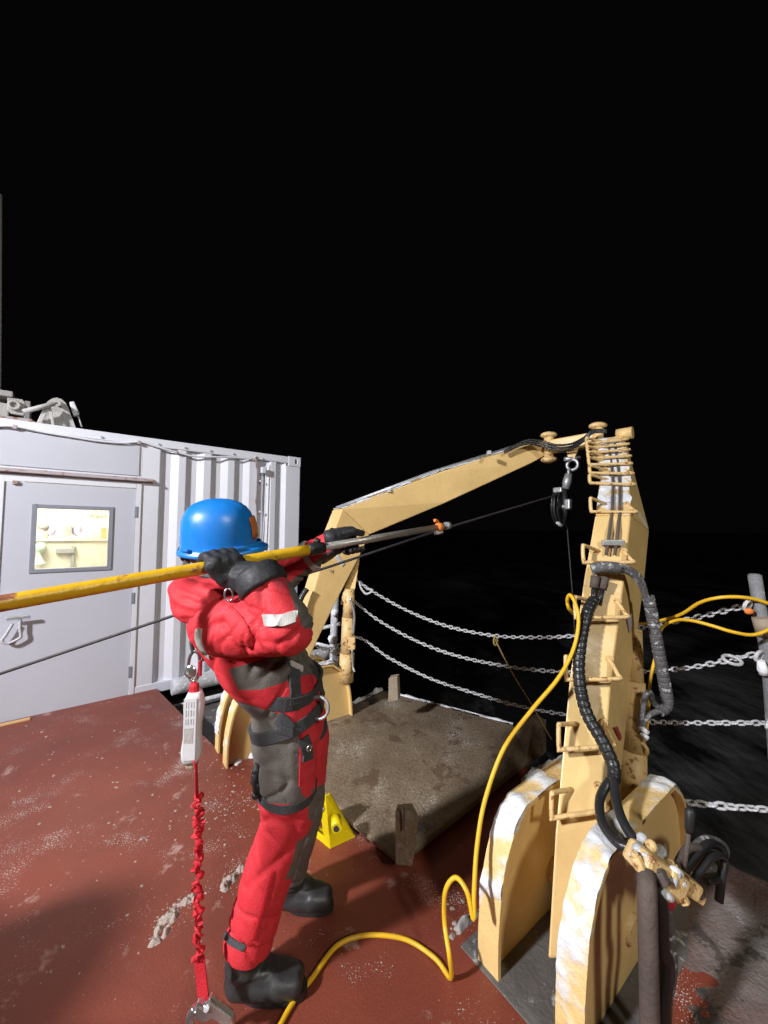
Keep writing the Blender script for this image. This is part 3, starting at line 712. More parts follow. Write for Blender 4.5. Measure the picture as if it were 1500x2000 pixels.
def outn(L_, R_, a=None):
    x = (R_ - L_).normalized(); v = V((-NV.x, -NV.y, 0)); v = (v - x * v.dot(x)).normalized(); return x, v
def rung(py, standoff, ext, drop, r=.0095, lat=0):
    L_, R_ = face_near(py); x, o = outn(L_, R_); wdt = (R_ - L_).length
    a = R_ - x * .02 - UP * 0; b = a + o * standoff - UP * drop
    e_ = L_ + x * .05; d_ = L_ - x * ext + o * standoff * .9 - UP * drop * .3; c_ = L_ - x * (ext + .005) + o * standoff * 1.1 - UP * drop
    d2 = d_ + UP * drop * .9
    pts = [a, a.lerp(b, .8), b - x * .012, b.lerp(c_, .94), c_ + UP * .006, d2 - UP * .01, d2.lerp(e_, .12), e_]
    MB().tube(catmull(pts, 4), r, 8).build('rung', M['yelrust'], dv)
    MB().cyl(a - o * .002, a + o * .012, .016, 10).build('rung_foot', M['yelrust'], dv)
for py, so, ex, dp in ((1542, .09, .05, .055), (1420, .10, .055, .06), (1290, .10, .06, .06), (1178, .10, .06, .06), (1078, .10, .065, .055), (988, .10, .07, .05)):
    rung(py, so, ex, dp)
for py in (940, 921, 905, 892, 880, 869, 859): rung(py, .10, .10, .035, .011)
# two thin hydraulic pipes up the face, clamp block
for fr_ in (.42, .64):
    pts = []
    for py in (1085, 1040, 1000, 950, 905, 870):
        L_, R_ = face_near(py); x, o = outn(L_, R_); pts.append(L_.lerp(R_, fr_) + o * .022)
    MB().tube(pts, .0085, 8).build('hydraulic_pipe', M['oldhose'], dv)
L_, R_ = face_near(1062); x, o = outn(L_, R_); MB().box(L_.lerp(R_, .53) + o * .03, .11, .03, .03, (x, o, UP)).build('pipe_clamp', M['galv'], dv, .004)
sm = MB(); rr = []
for i in range(50):
    py = 985 - 125 * i / 49; L_, R_ = face_near(py); x, o = outn(L_, R_); row = []
    for k in range(13):
        q = L_.lerp(R_, k / 12); row.append(q + o * (.006 + .028 * (noise.noise(q * 8) + .6 * noise.noise(q * 22) + .30 + .002 * (960 - py) - (.45 if py > 962 else 0))))
    rr.append(row)
s_ = sm.loft(rr, False, False, True).build('snow_crust', M['ice'], dv); s_['kind'] = 'stuff'
# cross head between the two booms
hA, hB = at(1072, 874, 3.52), at(1168, 858, 3.24)
cxv = (hB - hA).normalized()
ax3 = (cxv, cxv.cross(UP).normalized(), UP)
MB().box(hA.lerp(hB, .5), (hB - hA).length - .04, .10, .12, ax3).build('cross_head', M['yel'], dv, .012)
for p in (hA, hB):
    MB().cyl(p - UP * .13, p + UP * .13, .042, 18).build('hinge_pin', M['yelrust'], dv)
    for s_ in (-1, 1): MB().ball(p + UP * .115 * s_, .075, 14, (1.0, .8, .42)).build('hinge_boss', M['yelrust'], dv)
MB().cyl(at(1205, 850, 3.22), at(1236, 845, 3.14), .05, 18).build('end_boss', M['yel'], dv)
lg = [at(1105, 876, 3.38), at(1130, 872, 3.30), at(1122, 900, 3.33), at(1112, 901, 3.36)]
MB().prism([p - ax3[1] * .012 for p in lg], ax3[1] * .024).build('lifting_lug', M['yelrust'], dv, .004)
# black hoses over the cross head
for k, dy in enumerate((0, 5, -5)):
    MB().tube(catmull([at(985, 883 + dy * .3, 3.45), at(1025, 864 + dy * .6, 3.46), at(1055, 866 + dy, 3.44), at(1085, 874 + dy, 3.36), at(1115, 872 + dy, 3.26), at(1140, 858 + dy * .6, 3.16), at(1158, 843 + dy * .5, 3.12), at(1185, 842 + dy * .3, 3.1)], 6), .010, 8).build('hydraulic_hose', M['hose'], dv)
# stickers
def sticker(pts_px, Y, mtl, name='sticker', th=.002):
    P = [at(px, py, y) for (px, py), y in zip(pts_px, Y)]
    nrm = (P[1] - P[0]).cross(P[2] - P[0]).normalized()
    if nrm.dot(EYE - P[0]) < 0: nrm.negate()
    return MB().prism([p + nrm * .002 for p in P], nrm * th).build(name, mtl, dv)
def on_plane(px, py, a, b, c):
    n_ = (b - a).cross(c - a); d = ray(px, py); return EYE + d * ((a - EYE).dot(n_) / d.dot(n_))
def sticker_on(pts_px, plane, mtl, name='sticker'):
    P = [on_plane(px, py, *plane) for px, py in pts_px]; nrm = (plane[1] - plane[0]).cross(plane[2] - plane[0]).normalized()
    if nrm.dot(EYE - P[0]) < 0: nrm.negate()
    return MB().prism([p + nrm * .004 for p in P], nrm * .003).build(name, mtl, dv)
pl = (st[2][1], st[2][2], st[3][2])
sticker_on([(653, 1087), (659, 1082), (672, 1101), (666, 1106)], pl, M['white'])
cq = on_plane(662.5, 1094, *pl); nrm = (pl[1] - pl[0]).cross(pl[2] - pl[0]).normalized()
if nrm.dot(EYE - cq) < 0: nrm.negate()
xd = (on_plane(669, 1103, *pl) - on_plane(656, 1084, *pl)).normalized(); yd = nrm.cross(xd)
c = bpy.data.curves.new('lettering', 'FONT'); c.body = 'SWL'; c.size = .035; c.align_x = 'CENTER'; c.align_y = 'CENTER'; c.extrude = .0003
o = bpy.data.objects.new('lettering', c); COL.objects.link(o); o.matrix_world = Matrix.Translation(cq + nrm * .0078) @ Matrix((xd, yd, nrm)).transposed().to_4x4()
bpy.context.view_layer.update(); me = bpy.data.meshes.new_from_object(o.evaluated_get(bpy.context.evaluated_depsgraph_get())); me.transform(o.matrix_world); bpy.data.objects.remove(o)
link_mesh(me, 'lettering', M['grey'], dv)
sticker_on([(643, 1114), (648, 1112), (647, 1119)], pl, M['dgrey'])
pl2 = (ns[2][1], ns[2][2], ns[3][2])
sticker_on([(1223, 1210), (1231, 1198), (1232, 1220), (1227, 1236)], pl2, M['grey'])
pl3 = (ns[1][1], ns[1][2], ns[2][2])
sticker_on([(1198, 1420), (1203, 1418), (1212, 1440), (1208, 1446)], pl3, M['redpaint'])
# hydraulic rams behind each leg
ram = MB().tube([at(676, 1330, 3.30), at(678, 1275, 3.30)], .062, 18).tube([at(678, 1275, 3.3), at(681, 1205, 3.3)], .056, 18).tube([at(681, 1206, 3.3), at(683, 1150, 3.3)], [.054, .040], 18)
ram.build('hydraulic_ram', M['yelrust'], dv)
MB().ball(at(680, 1166, 3.3), .07, 14, (.8, .6, 1)).build('ram_eye', M['yelrust'], dv)
MB().tube(catmull([at(684, 1168, 3.25), at(692, 1200, 3.25), at(690, 1238, 3.25)], 6), .010, 8).build('ram_pipe', M['galv'], dv)
MB().box(at(687, 1256, 3.26), .06, .05, .10).build('ram_block', M['yelrust'], dv, .008)
MB().tube(catmull([at(688, 1268, 3.22), at(689, 1300, 3.22), at(693, 1312, 3.2)], 6), .008, 8).build('ram_pipe', M['galv'], dv)
gus = [at(672, 1150, 3.36), at(700, 1085, 3.40), at(690, 1150, 3.36), at(680, 1180, 3.34), at(664, 1180, 3.34)]
MB().prism(gus, DV * .03).build('ram_gusset', M['yel'], dv, .004)
ram = MB().tube([at(1236, 1585, 1.98), at(1236, 1465, 2.02)], .062, 18).tube([at(1236, 1465, 2.02), at(1236, 1330, 2.08)], .057, 18).tube([at(1236, 1332, 2.08), at(1240, 1230, 2.16)], [.05, .035], 18)
ram.build('hydraulic_ram', M['yelrust'], dv)
MB().box(at(1241, 1278, 2.14), .03, .06, .09).build('ram_block', M['yelrust'], dv, .01)
MB().torus(at(1252, 1462, 1.98), .026, .010, NV, 16, 8).build('ram_clamp', M['yelrust'], dv)
for dx, dy in ((0, 0), (6, 14)):
    MB().cyl(at(1248 + dx * .5, 1418 + dy, 1.97), at(1266, 1432 + dy * .8, 1.95), .013, 10).build('hose_coupling', M['frost'], dv)
# spiral wrapped hoses
def spiral(pts, r, name='hydraulic_hose', m='hose', per=.028, n=10):
    P = catmull(pts, 40); s = 0; rad = []
    for i, p in enumerate(P):
        if i: s += (p - P[i - 1]).length
        ph = (s % per) / per; rad.append(r * (1 + .05 * (1 if ph < .78 else -1.2)))
    return MB().tube(P, rad, n).build(name, M[m], dv)
def pY(lst): return [at(*q) for q in lst]
spiral(pY([(1160, 1172, 1.93), (1148, 1195, 1.88), (1135, 1250, 1.82), (1131, 1320, 1.76), (1145, 1390, 1.71), (1178, 1450, 1.64), (1197, 1495, 1.60), (1198, 1530, 1.56)]), .026)
MB().tube(catmull(pY([(1190, 1525, 1.56), (1172, 1560, 1.52), (1176, 1605, 1.44), (1205, 1645, 1.36), (1245, 1660, 1.32)]), 10), .017, 10).build('hydraulic_hose', M['hose'], dv)
MB().tube(catmull(pY([(1199, 1522, 1.55), (1205, 1570, 1.48), (1225, 1620, 1.40), (1268, 1672, 1.32)]), 10), .017, 10).build('hydraulic_hose', M['hose'], dv)
for a, b in (((1163, 1125), (1158, 1180)), ((1182, 1128), (1170, 1182))):
    MB().tube([at(*a, 1.96), at((a[0] + b[0]) / 2, (a[1] + b[1]) / 2 - 4, 1.95)], .021, 12).build('hose_fitting', M['oldhose'], dv)
    MB().tube([at((a[0] + b[0]) / 2, (a[1] + b[1]) / 2 - 5, 1.95), at(*b, 1.93)], .013, 10).build('hydraulic_hose', M['hose'], dv)
MB().tube(catmull(pY([(1155, 1112, 1.97), (1180, 1108, 1.95), (1208, 1110, 1.95)]), 6), [.030] * 13, 12).build('hose_sleeve', M['hosef'], dv)
for dx in (0, 7):
    MB().tube(catmull(pY([(1200, 1106 + dx, 1.95), (1230, 1112 + dx, 1.95), (1252, 1132 + dx * 1.6, 1.96), (1262 - dx * .3, 1165, 1.97), (1272, 1195, 1.98)]), 8), .014, 10).build('hydraulic_hose', M['hosef'], dv)
spiral(pY([(1266, 1165, 1.97), (1276, 1215, 1.98), (1286, 1270, 1.99), (1297, 1330, 2.0), (1303, 1365, 2.0), (1300, 1382, 2.0), (1288, 1388, 1.99)]), .027, m='hosef')
MB().tube(catmull(pY([(1290, 1386, 1.99), (1275, 1370, 1.98), (1270, 1353, 1.97), (1261, 1360, 1.97), (1254, 1395, 1.97), (1250, 1420, 1.97)]), 8), .014, 10).build('hydraulic_hose', M['hosef'], dv)
MB().tube(catmull(pY([(1296, 1386, 1.99), (1275, 1393, 1.98), (1260, 1404, 1.97), (1254, 1425, 1.97)]), 8), .014, 10).build('hydraulic_hose', M['hosef'], dv)
MB().tube(catmull(pY([(600, 1150, 3.1), (590, 1165, 3.08), (583, 1185, 3.06), (575, 1220, 3.04)]), 8), .022, 10).build('hydraulic_hose', M['hose'], dv)

# ------------------------------------------------------------------ control valve on the near bracket
cv = thing('control_valve', 'rusty yellow hydraulic control valve with a black topped lever', 'valve', tuple(fl(1290, 1900)))
vp = at(1280, 1690, 1.30); vx = (at(1345, 1745, 1.34) - at(1225, 1665, 1.28)).normalized(); vz = UP; vy = vz.cross(vx).normalized(); vz = vx.cross(vy)
def vb(px, py, Y, sx, sy, sz, name, m, bev=.006): return MB().box(at(px, py, Y), sx, sy, sz, (vx, vy, vz)).build(name, m, cv, bev)
vb(1268, 1688, 1.30, .13, .09, .07, 'valve_body', M['yelrust'], .014); vb(1298, 1712, 1.31, .09, .10, .08, 'valve_body', M['yelrust'], .014)
vb(1335, 1722, 1.33, .07, .08, .05, 'valve_body', M['yelrust'], .010); vb(1352, 1742, 1.34, .05, .06, .03, 'valve_body', M['yelrust'], .008)
vb(1300, 1758, 1.26, .05, .03, .028, 'name_plate', M['redpaint'], .004)
for px, py, Y in ((1254, 1638, 1.36), (1272, 1652, 1.33), (1290, 1662, 1.36), (1246, 1660, 1.30), (1318, 1706, 1.28)):
    MB().cyl(at(px, py, Y), at(px - 8, py + 20, Y - .02), .015, 8).ball(at(px, py, Y), .019, 8).build('fitting', M['frost'] if px % 4 else M['yelrust'], cv)
for px, py, Y, s_ in ((1322, 1702, 1.28, .03), (1330, 1722, 1.28, .034), (1300, 1748, 1.25, .036), (1262, 1672, 1.27, .02)):
    mb = MB()
    mb.ball(at(px, py, Y), s_, 10, (1, .45, .4), (vx, vy, vz)); q = mb.build('snow_clump', M['ice'], cv); q['kind'] = 'stuff'
MB().tube([at(1336, 1705, 1.36), at(1345, 1625, 1.36)], .007, 8).build('lever_rod', M['oldhose'], cv)
MB().tube([at(1345, 1627, 1.36), at(1346, 1618, 1.36), at(1348, 1585, 1.36), at(1349, 1578, 1.36)], [.008, .013, .016, .008], 12).build('lever_knob', M['black'], cv)
for pts, rr_, mm in (([(1330, 1718, 1.36), (1352, 1680, 1.42), (1386, 1648, 1.48), (1412, 1662, 1.50), (1410, 1705, 1.47), (1404, 1760, 1.46)], .014, 'black'),
                     ([(1322, 1726, 1.34), (1344, 1672, 1.44), (1372, 1640, 1.50), (1400, 1642, 1.54), (1418, 1660, 1.54), (1402, 1690, 1.50), (1370, 1698, 1.44)], .012, 'hosef'),
                     ([(1345, 1732, 1.36), (1368, 1700, 1.40), (1392, 1672, 1.44), (1415, 1676, 1.48), (1408, 1712, 1.47), (1380, 1722, 1.44)], .012, 'black'),
                     ([(1318, 1700, 1.36), (1338, 1662, 1.42), (1360, 1655, 1.45), (1385, 1668, 1.47), (1400, 1664, 1.5)], .013, 'oldhose')):
    MB().tube(catmull(pY(pts), 8), rr_, 10).build('hydraulic_hose', M[mm], cv)
for px, py, Y, s_ in ((1240, 1672, 1.27, .018), (1284, 1700, 1.26, .022), (1310, 1690, 1.33, .02), (1325, 1738, 1.29, .016), (1276, 1676, 1.35, .02), (1356, 1728, 1.33, .014)):
    c0_ = at(px, py, Y); MB().cyl(c0_, c0_ + V((.01, -.015, -.03)), s_, 6).cyl(c0_ + V((0, 0, .012)), c0_, s_ * .6, 8).build('valve_nut', M['yelrust'] if px % 3 else M['oldhose'], cv, .002)
def hang(pts, r, m, name='hanging_hose'):
    MB().tube(catmull(pY(pts), 10), r, 12).build(name, M[m], cv)
hang([(1262, 1705, 1.26), (1264, 1740, 1.22), (1266, 1850, 1.20), (1270, 2040, 1.20)], .026, 'oldhose')
hang([(1270, 1712, 1.27), (1288, 1760, 1.25), (1292, 1850, 1.24), (1302, 1882, 1.24), (1294, 1960, 1.23), (1292, 2040, 1.23)], .022, 'black')
hang([(1302, 1772, 1.30), (1308, 1830, 1.29), (1312, 1890, 1.28), (1302, 1960, 1.27), (1300, 2040, 1.26)], .016, 'hosef')

# ------------------------------------------------------------------ snatch block and shackle
bl = thing('snatch_block', 'black snatch block hanging by a shackle from the davit cross head', 'pulley', tuple(at(1117, 895, 3.34)))
sy = ax3[1]
MB().torus(at(1118, 908, 3.34), .045, .014, ax3[1], 20, 8, 1, cxv).build('shackle', M['galv'], bl)
MB().tube([at(1103, 897, 3.34), at(1133, 894, 3.34)], .018, 10).build('shackle_pin', M['galv'], bl)
MB().torus(at(1113, 924, 3.34), .035, .012, cxv, 18, 8).build('chain_link', M['galv'], bl)
MB().tube([at(1111, 926, 3.34), at(1108, 940, 3.34), at(1105, 956, 3.34)], [.03, .038, .03], 12).build('swivel', M['galv'], bl)
bc = at(1095, 990, 3.34); bdir = V((.55, -.83, 0)); bx_ = V((.83, .55, 0))
def ell(c, a, b, o_, n=28, pw=1): return [c + bx_ * a * math.cos(2 * math.pi * k / n) + UP * b * math.sin(2 * math.pi * k / n) + bdir * o_ for k in range(n)]
MB().loft([ell(bc, .105, .145, -.012), ell(bc, .112, .150, -.006), ell(bc, .095, .133, 0), ell(bc, .112, .150, .006), ell(bc, .105, .145, .012)], True, True, True).build('sheave', M['black'], bl)
for s_ in (-1, 1):
    MB().prism(ell(bc, .10, .155, .028 * s_ - .005), bdir * .010).build('side_plate', M['black'], bl, .004)
    MB().tube([bc + bdir * .034 * s_ + UP * .15, bc + bdir * .045 * s_, bc + bdir * .034 * s_ - UP * .15], [.018, .03, .018], 8).build('side_rib', M['black'], bl)
MB().cyl(bc - bdir * .06, bc + bdir * .06, .03, 14).build('axle', M['galv'], bl)
MB().box(at(1094, 958, 3.34), .10, .08, .05, (bx_, bdir, UP)).build('head_fitting', M['galv'], bl, .01)
MB().box(at(1110, 985, 3.26), .05, .05, .09, (bx_, bdir, UP)).build('side_latch', M['galv'], bl, .012)
MB().tube([bc - UP * .135 - bx_ * .05, bc - UP * .165, bc - UP * .135 + bx_ * .05], .015, 8).build('bottom_guard', M['frost'], bl)

# ------------------------------------------------------------------ hauling rope
TIP = at(872, 1027, 1.98)
rp = [at(-260, 1404, 1.62), at(0, 1316, 1.70), at(355, 1197, 1.80), at(640, 1108, 1.89), TIP + V((0, .012, -.012))]
arc = [bc + bx_ * .100 * math.cos(a) + UP * .138 * math.sin(a) for a in [R(135), R(115), R(95), R(80), R(50), R(20), R(0)]]
dn = [bc + bx_ * .100 - UP * .2, at(1119, 1170, 3.40), at(1126, 1300, 3.45), V((1.78, 3.6, -4.4))]
rope = MB().tube(rp[:5] + arc + dn, .0065, 8).build('rope', M['wire'])
tag(rope, 'thin dark rope running from the frame edge through the hanging block', 'rope')

# ------------------------------------------------------------------ boat hook pole
pdir = (at(690, 1047, 1.58) - at(430, 1104, 1.24)).normalized()
pl0 = at(430, 1104, 1.24); tipd = (TIP - pl0)
pdir = tipd.normalized()
pt = thing('pole', 'long chipped yellow pole with a bare metal end held by the person', 'pole', tuple(pl0))
def pp_(px):                                       # point of the pole's axis seen at image column px
    k = (px - 750) / FPX; num = k * (pl0 - EYE).dot(CF) - (pl0 - EYE).dot(CX); den = pdir.dot(CX) - k * pdir.dot(CF); return pl0 + pdir * (num / den)
ya, yb = pp_(-90), pp_(606)
ya = pl0 - pdir * 1.15
ring = [(.0195, ya), (.0205, ya.lerp(yb, .02)), (.0205, ya.lerp(yb, .985)), (.019, yb)]
MB().tube([ya.lerp(yb, i / 24) for i in range(25)], .0200, 18).build('yellow_shaft', M['pole'], pt)
MB().tube([yb - pdir * .015, TIP - pdir * .0], .0155, 16).build('metal_shaft', M['steel'], pt)
c_ = pp_(617); MB().tube([c_ - pdir * .035, c_ - pdir * .02, c_ + pdir * .02, c_ + pdir * .035], [.021, .024, .024, .020], 14).build('clamp_collar', M['black'], pt)
MB().tube([c_ + UP * .02, c_ + UP * .035 + pdir * .01], .012, 10).build('clamp_knob', M['black'], pt)
side = pdir.cross(UP).normalized(); pup = side.cross(pdir)
tt = pp_(857)
MB().tube([tt - pdir * .018, tt - pdir * .005, tt + pdir * .012, tt + pdir * .02], [.018, .024, .022, .017], 12).build('tape_band', M['orange'], pt)
MB().tube(catmull([tt + pup * .018, tt + pup * .034 - pdir * .012, tt + pup * .037 - pdir * .028], 4), [.008] * 9, 8).build('tape_end', M['orange'], pt)
MB().tube([tt - pdir * .03 - pup * .026, tt + pdir * .02 - pup * .026], .010, 10).build('end_peg', M['white'], pt)
MB().tube([TIP - pdir * .01, TIP + pdir * .02], .020, 12).build('end_cap', M['galv'], pt)

# ------------------------------------------------------------------ person
ps = thing('person', 'person in red and grey suit and blue helmet leaning back holding the pole', 'person', tuple(fl(540, 1900)))
bones = []
B = MB()
def bone(a, b, ra, rb, limb): B.caps(a, b, ra, rb); bones.append((V(a), V(b), ra, rb, limb))
def tri(a, b, ra, rb, oy0, oy1, limb):
    for s_ in (-1, 0, 1): bone(V(a) + V((0, oy0 * s_, 0)), V(b) + V((0, oy1 * s_, 0)), ra, rb, limb)
J = dict(pel=at(566, 1415, 1.47), wst=at(563, 1350, 1.46), rib=at(512, 1278, 1.45), upc=at(458, 1205, 1.44), nek=at(440, 1150, 1.42),
         shn=at(428, 1218, 1.29), eln=at(560, 1228, 1.17), wrn=at(513, 1140, 1.20),
         shf=at(510, 1150, 1.57), elf=at(582, 1100, 1.64), wrf=at(650, 1059, 1.62),
         hpn=at(556, 1440, 1.40), knn=at(562, 1590, 1.40), ann=at(487, 1832, 1.43),
         hpf=at(588, 1440, 1.57), knf=at(590, 1580, 1.64), anf=at(566, 1706, 1.74))
tri(J['pel'], J['wst'], .122, .110, .06, .055, 'torso')
tri(J['wst'], J['rib'], .110, .128, .055, .075, 'torso')
tri(J['rib'], J['upc'], .128, .115, .075, .08, 'torso')
bone(J['upc'], J['nek'], .11, .085, 'torso')
bone(J['shn'], J['eln'], .098, .078, 'armn'); bone(J['eln'] + V((0, 0, .005)), J['wrn'], .077, .066, 'fore')
bone(J['shf'], J['elf'], .085, .068, 'armf'); bone(J['elf'], J['wrf'], .064, .050, 'armf')
bone(J['upc'] + V((0, .1, 0)), J['shf'], .1, .085, 'torso')
bone(J['hpn'], J['knn'], .112, .090, 'thn'); bone(J['knn'], J['ann'], .088, .086, 'shn')
bone(J['hpf'], J['knf'], .112, .088, 'thf'); bone(J['knf'], J['anf'], .084, .070, 'shf')
body = remesh(B, .0075, 7, .5)
_bm = bmesh.new(); _bm.from_mesh(body); _ax = (J['ann'] - J['knn']).normalized(); _ax = V((_ax.x * .7, 0, _ax.z)).normalized()
bmesh.ops.bisect_plane(_bm, geom=_bm.verts[:] + _bm.edges[:] + _bm.faces[:], plane_co=J['ann'] + _ax * .012, plane_no=_ax, clear_outer=True)
_bm.to_mesh(body); _bm.free(); body.polygons.foreach_set('use_smooth', [True] * len(body.polygons)); body.update()
nv = len(body.vertices); co = np.empty(nv * 3); body.vertices.foreach_get('co', co); co = co.reshape(-1, 3)
no = np.empty(nv * 3); body.vertices.foreach_get('normal', no); no = no.reshape(-1, 3)
W = []; SS = []
for a, b, ra, rb, lb in bones:
    a, b = np.array(a), np.array(b); ab = b - a; t_ = np.clip(((co - a) @ ab) / (ab @ ab), 0, 1)
    q = a + t_[:, None] * ab; r_ = ra + (rb - ra) * t_; W.append(np.linalg.norm(co - q, axis=1) - r_); SS.append(t_)
W = np.array(W); Wt = np.exp(-np.clip(W, -.02, .3) / .018); 
limbs = [b[4] for b in bones]
key = {'torso': J['rib'], 'armn': J['eln'], 'fore': J['eln'], 'armf': J['elf'], 'thn': J['knn'], 'shn': J['knn'], 'thf': J['knf'], 'shf': J['knf']}
Lset = sorted(set(limbs)); LW = np.array([sum(Wt[i] for i in range(len(limbs)) if limbs[i] == l) for l in Lset]); LW = LW / LW.sum(0)
axes = {'torso': J['upc'] - J['pel'], 'armn': J['eln'] - J['shn'], 'fore': J['wrn'] - J['eln'], 'armf': J['wrf'] - J['shf'], 'thn': J['knn'] - J['hpn'], 'shn': J['ann'] - J['knn'], 'thf': J['knf'] - J['hpf'], 'shf': J['anf'] - J['knf']}
frames = {}
for l in Lset:
    z = axes[l].normalized(); x = z.cross(V((0, 1, 0))).normalized(); frames[l] = (x, z.cross(x), z)
foldpts = [(J['eln'], .15, 1.3), (J['shn'] + V((.09, -.06, .02)), .13, 1.2), (J['knn'], .14, 1.2), (J['knf'], .14, 1.0), (J['wst'], .15, .9), (J['hpn'], .14, .9), (J['ann'], .16, .7), (J['elf'], .14, 1.2), (J['upc'] + V((-.1, 0, 0)), .1, .4)]
disp = np.zeros(nv)
nn = noise.noise
for i in range(nv):
    p = V(co[i]); amp = .42
    for c_, rr_, k_ in foldpts:
        d = (p - c_).length / rr_
        if d < 1.6: amp += k_ * max(0, 1 - d / 1.6)
    amp = min(amp, 1.55)
    tot = 0
    for li, l in enumerate(Lset):
        wgt = LW[li][i]
        if wgt < .05: continue
        x, y, z = frames[l]; q = p - key[l]
        a, b, c_ = q.dot(x), q.dot(y), q.dot(z)
        wv = nn(V((a * 5, b * 5, c_ * 5 + 7))) * .05
        v1 = nn(V((a * 4 + 3, b * 4, (c_ + wv * 1.3 + a * .45) * 9.5)))
        v2 = nn(V((a * 6, b * 6 + 5, (c_ - a * .8 + wv) * 15)))
        f = -1.0 * math.exp(-(v1 / .085) ** 2) - .55 * math.exp(-(v2 / .07) ** 2) + .55 * abs(v1) + .25
        tot += wgt * f
    disp[i] = .0105 * amp * tot + .010 * nn(p * 5)
co2 = co + no * disp[:, None]
body.vertices.foreach_set('co', co2.ravel())
def poly_sd(px, py, poly):
    inside = False; dm = 1e9; n_ = len(poly)
    for i in range(n_):
        x1, y1 = poly[i]; x2, y2 = poly[(i + 1) % n_]
        if (y1 > py) != (y2 > py) and px < (x2 - x1) * (py - y1) / (y2 - y1) + x1: inside = not inside
        dx, dy = x2 - x1, y2 - y1; t_ = max(0, min(1, ((px - x1) * dx + (py - y1) * dy) / (dx * dx + dy * dy)))
        dm = min(dm, math.hypot(px - x1 - t_ * dx, py - y1 - t_ * dy))
    return dm if inside else -dm
panels = {'torso': [[(448, 1306), (500, 1292), (560, 1268), (590, 1240), (600, 1180), (700, 1180), (700, 1316), (603, 1318), (566, 1329), (513, 1345), (466, 1346)], [(465, 1366), (540, 1392), (585, 1420), (583, 1560), (430, 1560), (440, 1370)]],
          'fore': [[(548, 1105), (553, 1125), (567, 1165), (574, 1190), (590, 1222), (660, 1240), (660, 1100)]], 'armn': [[(574, 1190), (592, 1226), (660, 1240), (660, 1180)]],
          'armf': [[(520, 1150), (560, 1142), (600, 1110), (632, 1083), (655, 1071), (680, 1090), (620, 1200), (520, 1200)]],
          'thn': [[(450, 1368), (540, 1392), (578, 1420), (583, 1450), (585, 1545), (604, 1566), (450, 1566)], [(604, 1540), (700, 1500), (700, 1620), (598, 1600)]],
          'shn': [[(594, 1566), (590, 1612), (570, 1680), (556, 1716), (700, 1716), (700, 1560)]],
          'thf': [[(600, 1545), (700, 1500), (700, 1640), (590, 1640)], [(450, 1368), (540, 1392), (578, 1420), (583, 1450), (585, 1545), (590, 1580), (450, 1580)]],
          'shf': [[(598, 1560), (594, 1620), (560, 1720), (540, 1810), (760, 1810), (760, 1560)]]}
gp = np.full(nv, -1.0, dtype=np.float32); smu = np.zeros(nv, dtype=np.float32)
best = np.argmax(LW, axis=0)
for i in range(nv):
    l = Lset[best[i]]; px, py = proj(co[i])
    ed = noise.noise(V(co[i]) * 20) * .8
    if l in panels: gp[i] = max(-6, min(6, max(poly_sd(px, py, P_) for P_ in panels[l]) + ed))
    if l == 'fore':
        c_ = V(co[i]); smu[i] = max(0, min(1, (.55 - (c_ - J['wrn']).length / .13) * 1.6 + .9 * noise.noise(c_ * 22)))
a1 = body.attributes.new('grey_panel', 'FLOAT', 'POINT'); a1.data.foreach_set('value', gp)
a2 = body.attributes.new('smudge', 'FLOAT', 'POINT'); a2.data.foreach_set('value', smu)
body.update()
bvh = BVHTree.FromPolygons([tuple(v.co) for v in body.vertices], [tuple(p.vertices) for p in body.polygons])
bodyo = link_mesh(body, 'suit', M['suit'], ps)
# straps laid on the cloth
def ribbon(P, Nrm, wid, th, name, m, bev=0):
    rings = []
    for i, p in enumerate(P):
        t_ = (P[min(i + 1, len(P) - 1)] - P[max(i - 1, 0)]).normalized(); n_ = (Nrm[i] - t_ * Nrm[i].dot(t_)).normalized(); s_ = t_.cross(n_)
        w_ = wid[i] if isinstance(wid, list) else wid
        rings.append([p - s_ * w_ / 2 - n_ * .003, p + s_ * w_ / 2 - n_ * .003, p + s_ * w_ / 2 + n_ * th, p - s_ * w_ / 2 + n_ * th])
    return MB().loft(rings, True, True, False).build(name, m, ps, .0012, 1)
def strap(px_pts, wid, name, m, th=.004, lift=.003):
    P, Nn = [], []
    pts = catmull([V((a, b, 0)) for a, b in px_pts], 8)
    for q in pts:
        h = bvh.ray_cast(EYE, ray(q.x, q.y).normalized())
        if h[0] is None: continue
        P.append(h[0]); Nn.append(h[1])
    for _ in range(3):
        P = [P[0]] + [(P[i - 1] + P[i] * 2 + P[i + 1]) / 4 for i in range(1, len(P) - 1)] + [P[-1]]
        Nn = [Nn[0]] + [(Nn[i - 1] + Nn[i] * 2 + Nn[i + 1]).normalized() for i in range(1, len(Nn) - 1)] + [Nn[-1]]
    P = [p + n_ * lift for p, n_ in zip(P, Nn)]
    return ribbon(P, Nn, wid, th, name, m)
